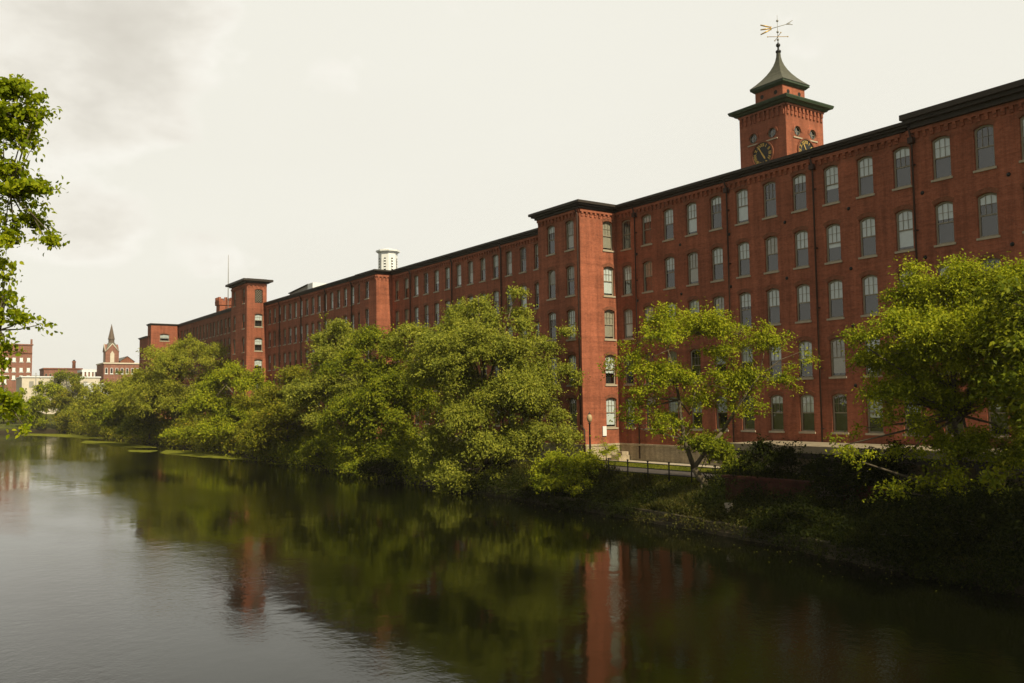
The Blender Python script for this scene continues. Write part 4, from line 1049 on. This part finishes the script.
# nearest right-hand tree
d = 40.0
b_ = at_y(962, 470, -11.5); b_ = (b_[0], -11.5, 1.9)
tree('tree', 'leafy yellow green tree at the right edge with drooping outer branches', 'tree', b_,
     lobe_px(d, (985, 292, 42, 34), (940, 305, 45, 38, 1), (893, 335, 34, 34), (1010, 330, 45, 50, 1.5), (950, 350, 60, 40, -1.5), (885, 372, 30, 26, 1), (1030, 285, 40, 30), (915, 395, 34, 24, -1), (985, 405, 40, 32, -1.5), (1045, 390, 40, 50), (860, 343, 17, 13), (1020, 440, 26, 40, -1), (955, 420, 26, 22, 1.5), (1000, 335, 50, 50), (930, 370, 44, 34), (900, 425, 26, 16, -1), (1035, 340, 36, 60, 1), (878, 402, 26, 22), (866, 428, 18, 14), (930, 446, 36, 18, -1), (990, 452, 40, 28, -1.5), (902, 458, 24, 15, -1), (920, 400, 36, 30, 1), (1025, 470, 26, 30, -1), (862, 462, 18, 22, -1.5), (888, 488, 20, 22, -2), (945, 490, 24, 26, -2), (925, 525, 22, 20, -2.5), (985, 520, 26, 26, -2.5), (845, 445, 14, 12, -1)),
     165000, 0.145, 'leaf_yellow', seed=12, group=G1, trunk_r=0.24, droop=0.3, clump=0.5, gap=0.25)
# open-crowned tree with leaning pale trunk
d = 51.5
bb = at_depth(706, 500, d); bb[2] = 1.2
f0 = at_depth(694, 468, d); fl = at_depth(679, 400, d); fl2 = at_depth(668, 350, d); fr = at_depth(722, 432, d-.5); fr2 = at_depth(760, 375, d-1); fu = at_depth(690, 415, d+1)
tree('tree', 'open crowned tree with leaning pale forked trunk before the mill wall', 'tree', bb,
     lobe_px(d, (655, 338, 34, 22), (690, 335, 38, 22, 1), (634, 372, 26, 30), (668, 385, 34, 30, -.5), (640, 408, 22, 20), (725, 360, 32, 26, 1), (765, 350, 32, 18, -1), (752, 385, 36, 20), (797, 363, 20, 13, -1), (700, 405, 28, 20, 1), (725, 405, 24, 16), (780, 385, 20, 12), (665, 425, 18, 14, .5), (745, 335, 26, 14), (800, 352, 12, 8), (638, 428, 22, 14), (690, 432, 26, 14, .5), (738, 412, 24, 14), (650, 398, 26, 18, -1), (712, 385, 24, 18, -1), (672, 318, 20, 12)),
     32000, 0.16, 'leaf_yellow', barkm='bark_pale', seed=23, group=G1, trunk_r=0.2, droop=0.25, clump=0.5, gap=0.42, per=22, bough=7,
     forks=[([bb-np.array([0, 0, .5]), at_depth(712, 490, d), at_depth(700, 478, d), f0], .30, .17), ([f0, at_depth(684, 440, d), fl], .15, .09), ([fl, at_depth(675, 375, d), fl2], .09, .03), ([f0, at_depth(703, 455, d), fr], .14, .09), ([fr, at_depth(742, 400, d-.8), fr2], .09, .04), ([fl, fu, at_depth(700, 370, d+1)], .07, .03)])
# the big silver poplar group in the middle
d = D_(490, 430, -11)
b_ = at_depth(492, 470, d); b_ = (b_[0], b_[1], 1.6)
tree('tree', 'biggest tree with pale silvery sprays hanging low over the water', 'tree', b_,
     lobe_px(d, (515, 296, 11, 16), (508, 320, 26, 20), (470, 325, 34, 24, 1), (432, 340, 34, 22), (480, 360, 50, 34, -1.5), (535, 345, 34, 28, 1), (555, 385, 24, 32), (440, 385, 42, 34, -1), (505, 405, 45, 38, -2), (545, 425, 26, 34, -.5), (450, 430, 40, 32, -2), (430, 463, 26, 28, -1), (500, 455, 40, 36, -2.5), (470, 470, 30, 26, -1.5), (412, 345, 22, 18, 1), (525, 478, 24, 18, -1), (470, 480, 40, 14, -1), (425, 482, 22, 12, -1)),
     170000, 0.20, 'leaf_silver', seed=31, group=G1, trunk_r=0.38, droop=0.3, clump=0.62, gap=0.2)
d = D_(375, 430, -11)
b_ = at_depth(372, 465, d); b_ = (b_[0], b_[1], 1.5)
tree('tree', 'rounded dark green tree just left of the biggest silvery tree', 'tree', b_,
     lobe_px(d, (385, 362, 34, 26), (360, 385, 36, 30), (400, 395, 30, 34, -1), (375, 420, 44, 34, -1.5), (345, 430, 26, 30), (395, 455, 32, 28, -1.5), (365, 462, 30, 20, -1), (420, 410, 24, 30, 1), (385, 478, 34, 12, -1)),
     85000, 0.25, 'leaf_green', seed=44, group=G1, trunk_r=0.32, droop=0.25, clump=0.7, gap=0.3)
d = D_(335, 430, -9.5)
b_ = at_depth(338, 455, d); b_ = (b_[0], b_[1], 1.9)
tree('tree', 'pale silver leaved tree with thin top between two green trees', 'tree', b_,
     lobe_px(d, (340, 335, 20, 20), (330, 320, 12, 10), (350, 350, 26, 20), (330, 370, 28, 26), (318, 398, 24, 26, -1), (348, 395, 24, 26, 1), (312, 425, 20, 22, -1)),
     45000, 0.27, 'leaf_silver', seed=57, group=G1, trunk_r=0.25, droop=0.2, clump=0.75, gap=0.45)
d = D_(290, 430, -11)
b_ = at_depth(288, 455, d); b_ = (b_[0], b_[1], 1.4)
tree('tree', 'olive brown bushy tree below the far brick wing', 'tree', b_,
     lobe_px(d, (290, 395, 26, 20), (268, 405, 24, 24, 1), (310, 405, 24, 26), (285, 428, 36, 24, -1), (318, 440, 24, 18, -1), (262, 432, 20, 18)),
     50000, 0.28, 'leaf_olive', seed=61, group=G1, trunk_r=0.24, droop=0.2, clump=0.75, gap=0.3)
d = D_(232, 430, -11)
b_ = at_depth(243, 448, d); b_ = (b_[0], b_[1], 1.3)
f0 = at_depth(240, 405, d-1.5); f1 = at_depth(226, 385, d-1.5)
tree('tree', 'bright green tree with a bare pale leaning limb below the stair tower', 'tree', b_,
     lobe_px(d, (225, 388, 26, 18), (252, 386, 22, 16, 1), (208, 408, 22, 22), (238, 415, 28, 22, 1), (262, 408, 20, 20, 1.5), (220, 432, 24, 16, -1), (250, 437, 20, 14)),
     48000, 0.32, 'leaf_yellow', barkm='bark_pale', seed=73, group=G1, trunk_r=0.22, droop=0.2, clump=0.85, gap=0.35,
     forks=[([np.array(b_)-np.array([0, 0, .5]), at_depth(246, 425, d-1), f0], .32, .2), ([f0, at_depth(234, 394, d-2), f1], .18, .08), ([at_depth(246, 425, d-1), at_depth(258, 405, d)], .16, .08)])
d = D_(178, 430, -9)
b_ = at_depth(176, 440, d); b_ = (b_[0], b_[1], 1.6)
tree('tree', 'broad pale feathery tree before the end pavilion of the mill', 'tree', b_,
     lobe_px(d, (190, 347, 24, 14), (165, 355, 26, 16), (208, 360, 22, 18), (180, 372, 42, 20, -2), (150, 380, 30, 18), (210, 385, 20, 18), (165, 400, 40, 20, -2), (135, 395, 24, 18), (190, 405, 30, 18, -1)),
     60000, 0.42, 'leaf_willow', seed=88, group=G1, trunk_r=0.35, droop=0.4, clump=1.05, gap=0.35, aspect=0.34)
d = D_(150, 430, -11.5)
b_ = at_depth(150, 440, d); b_ = (b_[0], b_[1], 1.3)
tree('tree', 'low dense green tree at the water below the pale feathery tree', 'tree', b_,
     lobe_px(d, (150, 408, 30, 16), (120, 412, 24, 18), (185, 420, 24, 14), (140, 426, 30, 12, -2), (172, 432, 24, 10, -1), (112, 424, 16, 14)),
     38000, 0.42, 'leaf_green', seed=91, group=G1, trunk_r=0.28, droop=0.25, clump=1.0, gap=0.2)
d = D_(112, 430, -11)
b_ = at_depth(112, 436, d+8); b_ = (b_[0], b_[1], 1.4)
tree('tree', 'yellowish round tree in front of the low brick block', 'tree', b_,
     lobe_px(d+8, (126, 384, 22, 12), (108, 394, 20, 14), (138, 392, 16, 12), (100, 408, 18, 16), (120, 408, 24, 16)),
     20000, 0.5, 'leaf_willow', seed=97, group=G1, trunk_r=0.3, clump=1.2, gap=0.3)
d = D_(72, 430, -11)
b_ = at_depth(72, 434, d); b_ = (b_[0], b_[1], 1.4)
tree('tree', 'pointed green tree standing highest in the far clump', 'tree', b_,
     lobe_px(d, (72, 382, 8, 9), (74, 393, 13, 11), (68, 405, 18, 13), (84, 408, 15, 14), (75, 420, 22, 10)),
     18000, 0.5, 'leaf_olive', seed=101, group=G1, trunk_r=0.3, clump=1.25, gap=0.2)
b_ = at_depth(45, 433, d+14); b_ = (b_[0], b_[1], 1.4)
tree('tree', 'round bright green tree in the far clump left of the pointed tree', 'tree', b_,
     lobe_px(d+14, (48, 397, 14, 11), (38, 408, 15, 13), (58, 410, 14, 12), (48, 422, 20, 9)),
     15000, 0.55, 'leaf_yellow', seed=103, group=G1, trunk_r=0.3, clump=1.3, gap=0.1)
b_ = at_depth(14, 433, d+30); b_ = (b_[0], b_[1], 1.4)
tree('tree', 'dark green tree at the far left end of the canal', 'tree', b_,
     lobe_px(d+30, (14, 402, 14, 10), (28, 408, 10, 10), (2, 410, 14, 12), (18, 421, 20, 9), (-14, 408, 14, 14)),
     15000, 0.6, 'leaf_green', seed=107, group=G1, trunk_r=0.3, clump=1.4, gap=0.1)
b_ = at_depth(70, 400, 320); b_ = (b_[0], b_[1], 2.5)
tree('tree', 'small green tree in front of the white warehouse', 'tree', b_,
     lobe_px(320, (66, 377, 10, 5), (56, 380, 8, 5), (76, 381, 8, 5)),
     3000, 0.6, 'leaf_green', seed=109, group=G1, trunk_r=0.3, clump=1.2)
# shrubs at the waterline
G2 = 'shrubs along the waterline'
def shrub(label, px, py, Yb, lobes, n, ll, lm, seed, **kw):
    d = D_(px, py, Yb); b = at_depth(px, py, d); b = (b[0], b[1], float(max(0.4, ground_h(b[0], b[1]))))
    return tree('shrub', label, 'shrub', b, lobe_px(d, *lobes), n, ll, lm, seed=seed, group=G2, trunk_r=0.07, trunk_name='stems', crown_name='foliage', **kw)
shrub('bright rounded shrub between the biggest tree and the railing', 572, 492, -12.0, [(560, 468, 26, 18), (585, 470, 20, 16), (572, 485, 30, 14, -.5), (545, 482, 18, 14), (598, 487, 12, 9), (575, 458, 14, 8)], 16000, 0.17, 'leaf_yellow', 131, clump=0.5, gap=0.2)
shrub('small pale sapling beside the street lamp', 606, 462, -4.2, [(607, 452, 8, 7), (603, 443, 5, 6), (614, 456, 6, 5)], 900, 0.14, 'leaf_yellow', 137, clump=0.35)
shrub('leafy shrub growing round the forked pale trunk', 700, 470, -11.8, [(705, 448, 20, 14), (718, 462, 16, 14), (695, 440, 12, 9), (735, 470, 16, 14)], 7500, 0.16, 'leaf_green', 139, clump=0.45, gap=0.3)
shrub('dark shrub over the red brick wall beside the pale trunk', 765, 480, -11.3, [(760, 462, 24, 14), (790, 470, 24, 16), (770, 482, 26, 12)], 7000, 0.16, 'leaf_shaded', 141, clump=0.5, gap=0.45)
shrub('dark low shrub spilling over the stone bank in shade', 805, 520, -14.6, [(800, 512, 26, 12), (830, 520, 26, 16), (775, 518, 14, 9)], 8000, 0.15, 'leaf_shaded', 143, clump=0.45, gap=0.3)
shrub('dense dark shrub under the left side of the right hand tree', 850, 500, -12.6, [(838, 472, 26, 20), (862, 490, 30, 24), (880, 468, 24, 20), (850, 515, 26, 18, -1), (825, 495, 18, 16)], 16000, 0.15, 'leaf_shaded', 149, clump=0.5, gap=0.3)
shrub('drooping dark shrub hanging to the water at right', 950, 545, -15.6, [(935, 520, 34, 22), (970, 535, 34, 26), (915, 545, 24, 18), (950, 562, 34, 14), (1000, 520, 30, 26), (885, 535, 18, 14)], 20000, 0.14, 'leaf_shaded', 151, clump=0.5, gap=0.3)
shrub('dark shrub at the lower right corner over the water', 1030, 550, -16, [(1020, 550, 30, 24), (1050, 530, 30, 34), (1010, 568, 24, 12)], 10000, 0.14, 'leaf_shaded', 157, clump=0.5, gap=0.2)
shrub('dark shrub filling the gap under the deck at right', 930, 480, -9.5, [(905, 492, 26, 12), (940, 496, 24, 12), (1000, 500, 34, 14), (975, 502, 20, 12)], 9000, 0.15, 'leaf_shaded', 163, clump=0.5, gap=0.25)
shrub('low olive shrub at the water under the olive tree', 270, 455, -12.2, [(262, 446, 18, 9), (290, 452, 20, 9), (240, 446, 12, 8)], 6500, 0.26, 'leaf_olive', 167, clump=0.6)
shrub('green shrub leaning over the water under the pale silver tree', 330, 466, -12.4, [(320, 456, 22, 12), (345, 462, 20, 12), (305, 456, 14, 9)], 7500, 0.22, 'leaf_green', 173, clump=0.6)
shrub('dark green shrub at the water under the rounded tree', 400, 482, -12.6, [(385, 472, 22, 12), (410, 478, 20, 12), (365, 470, 16, 10)], 8000, 0.2, 'leaf_shaded', 179, clump=0.55)
shrub('bright low shrub touching the far water by the algae', 190, 442, -11.6, [(185, 436, 16, 8), (205, 440, 14, 7), (170, 438, 10, 6)], 4500, 0.36, 'leaf_yellow', 181, clump=0.8)
shrub('small round shrub on the far shore', 92, 432, -11, [(92, 420, 13, 11), (104, 424, 10, 8)], 3500, 0.45, 'leaf_olive', 191, clump=1.0)
# unseen trees added just outside the right edge to throw shade on the bank
for k, (x, y, sd_, lab) in enumerate(((-15.5, -12.0, 211, 'dense shade tree added beyond the right edge, next to the last one'), (-7.0, -13.0, 223, 'dense shade tree added farthest to the right beyond the edge'), (-10.5, -17.0, 227, 'dense waterside shade tree added beyond the right edge leaning over the canal'))):
    tree('tree', lab, 'tree', (x, y, 1.8), [(x, y, 9.5, 3.6, 3.2), (x-1.8, y-1, 6.8, 2.8, 2.4), (x+2, y+1, 7.2, 2.8, 2.4), (x, y-1.5, 4.4, 3, 1.8), (x+.5, y+.8, 12, 2.2, 1.8)], 20000, 0.24, 'leaf_green', seed=sd_, group=G1, trunk_r=0.26, clump=0.6)
# tree beside the camera, on the near bank, its branches reaching in from the left
d = 11.0
tb = np.array([-12.6, -53.2, 2.0])
tree('tree', 'close overhanging tree with hanging maple like sprays along the left edge', 'tree', tb,
     lobe_px(d, (2, 92, 20, 12), (20, 96, 14, 9), (38, 100, 12, 6, .2), (12, 116, 26, 11), (38, 112, 12, 7), (4, 134, 20, 12), (24, 130, 12, 8), (2, 156, 18, 12), (30, 151, 14, 5), (10, 172, 22, 10), (34, 187, 20, 6), (60, 189, 13, 4), (8, 196, 20, 13), (30, 205, 16, 8), (6, 222, 20, 12), (26, 228, 16, 9, .3), (46, 240, 14, 6), (60, 244, 8, 4), (12, 246, 20, 7), (2, 264, 12, 8), (10, 282, 9, 6), (2, 300, 12, 8), (20, 320, 14, 5), (38, 325, 11, 4), (6, 314, 14, 7), (2, 336, 13, 9), (5, 350, 9, 7), (0, 364, 10, 8, .3), (3, 384, 9, 8), (2, 402, 11, 9), (13, 406, 9, 7), (18, 420, 11, 7, .2), (27, 432, 6, 6), (4, 424, 9, 7), (-22, 120, 16, 20), (-24, 200, 16, 24), (-22, 280, 14, 20), (-20, 350, 14, 20)),
     11500, 0.064, 'leaf_near', seed=7, group=G1, trunk_r=0.16, droop=0.4, clump=0.13, per=13, folded=True, aspect=0.62, shell=0.2, nup=0.7, bough=6, limb=0.012, gap=0.5,
     forks=[([tb-np.array([0, 0, .5]), tb+np.array([0, .3, 1.8]), at_depth(-130, 300, d)], .2, .13), ([at_depth(-130, 300, d), at_depth(-100, 200, d), at_depth(-60, 130, d)], .10, .02), ([at_depth(-100, 200, d), at_depth(-40, 190, d), at_depth(10, 192, d)], .06, .015), ([at_depth(-130, 300, d), at_depth(-60, 320, d), at_depth(0, 330, d)], .06, .015), ([at_depth(-120, 340, d), at_depth(-50, 370, d), at_depth(4, 395, d)], .06, .015)])

def undergrowth(name, label, x0, x1, n, hmax, w, ll, lm, seed, yoff=0.0):
    r = np.random.default_rng(seed); ncl = n//22
    cx = r.uniform(x0, x1, ncl); off = r.uniform(-0.5, w, ncl); cy = shore(cx)+off+yoff
    hh = hmax*(0.35+0.65*np.clip(0.5+0.35*np.sin(cx*0.41+seed)+0.3*np.sin(cx*1.07+2*seed), 0, 1.1))
    cz = np.maximum(ground_h(cx, cy), 0.15)+hh*r.random(ncl)**0.8
    C = np.stack([cx, cy, cz], 1); who = np.repeat(np.arange(ncl), 22); m_ = len(who); sc = ll*1.7
    P = C[who]+r.normal(0, 1, (m_, 3))*np.array([sc, sc, sc*.7]); P[:, 2] = np.maximum(P[:, 2], 0.06)
    U = unit(r.normal(0, .8, (m_, 3))+np.array([0, -.4, -.25])); N = unit(r.normal(0, .55, (m_, 3))+np.array([0.1, -.35, .8])); N = unit(N-U*(N*U).sum(1, keepdims=True))
    L = ll*r.uniform(.65, 1.3, m_)
    return tag(obj(name, leaves_mesh(name, P, U, N, L, L*.5, MAT[lm])), label, 'undergrowth', kind='stuff')
undergrowth('undergrowth', 'tangled green undergrowth hiding the far canal bank', -300, -110, 60000, 4.2, 4.0, 0.42, 'leaf_olive', 301)
undergrowth('undergrowth', 'tangled undergrowth below the middle trees at the waterline', -112, -62, 50000, 3.0, 3.2, 0.24, 'leaf_green', 303)
undergrowth('undergrowth', 'low dark creepers hanging over the stone bank left of the bare stones', -64, -39.5, 24000, 1.0, 1.6, 0.13, 'leaf_shaded', 307, -0.1)
undergrowth('undergrowth', 'low dark creepers hanging over the stone bank at the right', -30.5, -16, 18000, 1.2, 1.5, 0.13, 'leaf_shaded', 308, -0.15)
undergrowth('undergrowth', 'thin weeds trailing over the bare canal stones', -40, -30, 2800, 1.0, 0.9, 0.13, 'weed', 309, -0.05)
undergrowth('undergrowth', 'dark thicket behind the bank at the right', -36, -14, 30000, 1.2, 5.0, 0.15, 'leaf_shaded', 311, 1.0)

# ------------------------------------------------------------------ grass and weeds on the bank
r = np.random.default_rng(77)
n = 60000
gx = r.uniform(-64, -16, n); gy = shore(gx)+0.35+np.abs(r.normal(0, 1.5, n))
keep = gy < -9.0; gx, gy = gx[keep], gy[keep]; n = len(gx)
gz = ground_h(gx, gy)
tall = (0.16+0.30*np.clip(np.sin(gx*1.3)+np.sin(gx*0.53+gy*1.1), 0, 2))*r.uniform(0.5, 1.4, n)
U = unit(np.stack([r.normal(0, .5, n), r.normal(-.25, .5, n), np.full(n, 1.0)], 1)); N = unit(r.normal(0, 1, (n, 3))); N = unit(N-U*(N*U).sum(1, keepdims=True))
Pg = np.stack([gx, gy, gz], 1)+U*tall[:, None]*0.45
o = obj('weeds', leaves_mesh('weeds', Pg, U, N, tall, np.full(n, 0.035)+tall*0.05, MAT['weed']))
tag(o, 'rough grass and weeds growing down the canal bank', 'weeds', kind='stuff')
n = 40000
gx = r.uniform(-58, -34, n); gy = r.choice(np.array([0, 1]), n); gy = np.where(gy == 0, r.uniform(-5.5, -2.0, n), r.uniform(-11.4, -8.5, n))
tall = r.uniform(0.05, 0.13, n); U = unit(np.stack([r.normal(0, .4, n), r.normal(0, .4, n), np.full(n, 1.0)], 1)); N = unit(r.normal(0, 1, (n, 3))); N = unit(N-U*(N*U).sum(1, keepdims=True))
o = obj('lawn_grass', leaves_mesh('lawn_grass', np.stack([gx, gy, ground_h(gx, gy)], 1)+U*tall[:, None]*.4, U, N, tall, np.full(n, 0.04), MAT['grass']))
tag(o, 'short lawn grass on both sides of the lane', 'grass', kind='stuff')
# scattered fallen leaves and foam flecks drifting on the water
n = 160
fx_ = r.uniform(-60, -18, n); fy_ = shore(fx_)-np.abs(r.normal(0, 1.6, n))-0.3
U = unit(np.stack([r.normal(0, 1, n), r.normal(0, 1, n), np.zeros(n)], 1)); N = np.tile(np.array([[0, 0, 1.0]]), (n, 1))
o = obj('floating_leaves', leaves_mesh('floating_leaves', np.stack([fx_, fy_, np.full(n, .02)], 1), U, N, r.uniform(.05, .12, n), r.uniform(.03, .07, n), MAT['leaf_willow']))
tag(o, 'tiny fallen leaves drifting on the dark water', 'leaves', kind='stuff')


# ------------------------------------------------------------------ thin summer haze over the canal and the town
mb = MB(); mb.box(-3010, -3010, -3.2, 3010, 3010, 62)
hm = bpy.data.materials.new('haze_air'); hm.use_nodes = True; g = NT(hm.node_tree); o_ = g.n('ShaderNodeOutputMaterial')
pv = g.n('ShaderNodeVolumePrincipled'); pv.inputs['Color'].default_value = (0.95, 0.92, 0.86, 1); pv.inputs['Density'].default_value = 0.00013; pv.inputs['Anisotropy'].default_value = 0.0
g.link(pv.outputs[0], o_.inputs['Volume'])
tag(mb.build('haze', hm), 'thin warm summer haze over canal and town', None, kind='stuff')
SC.cycles.volume_bounces = 0
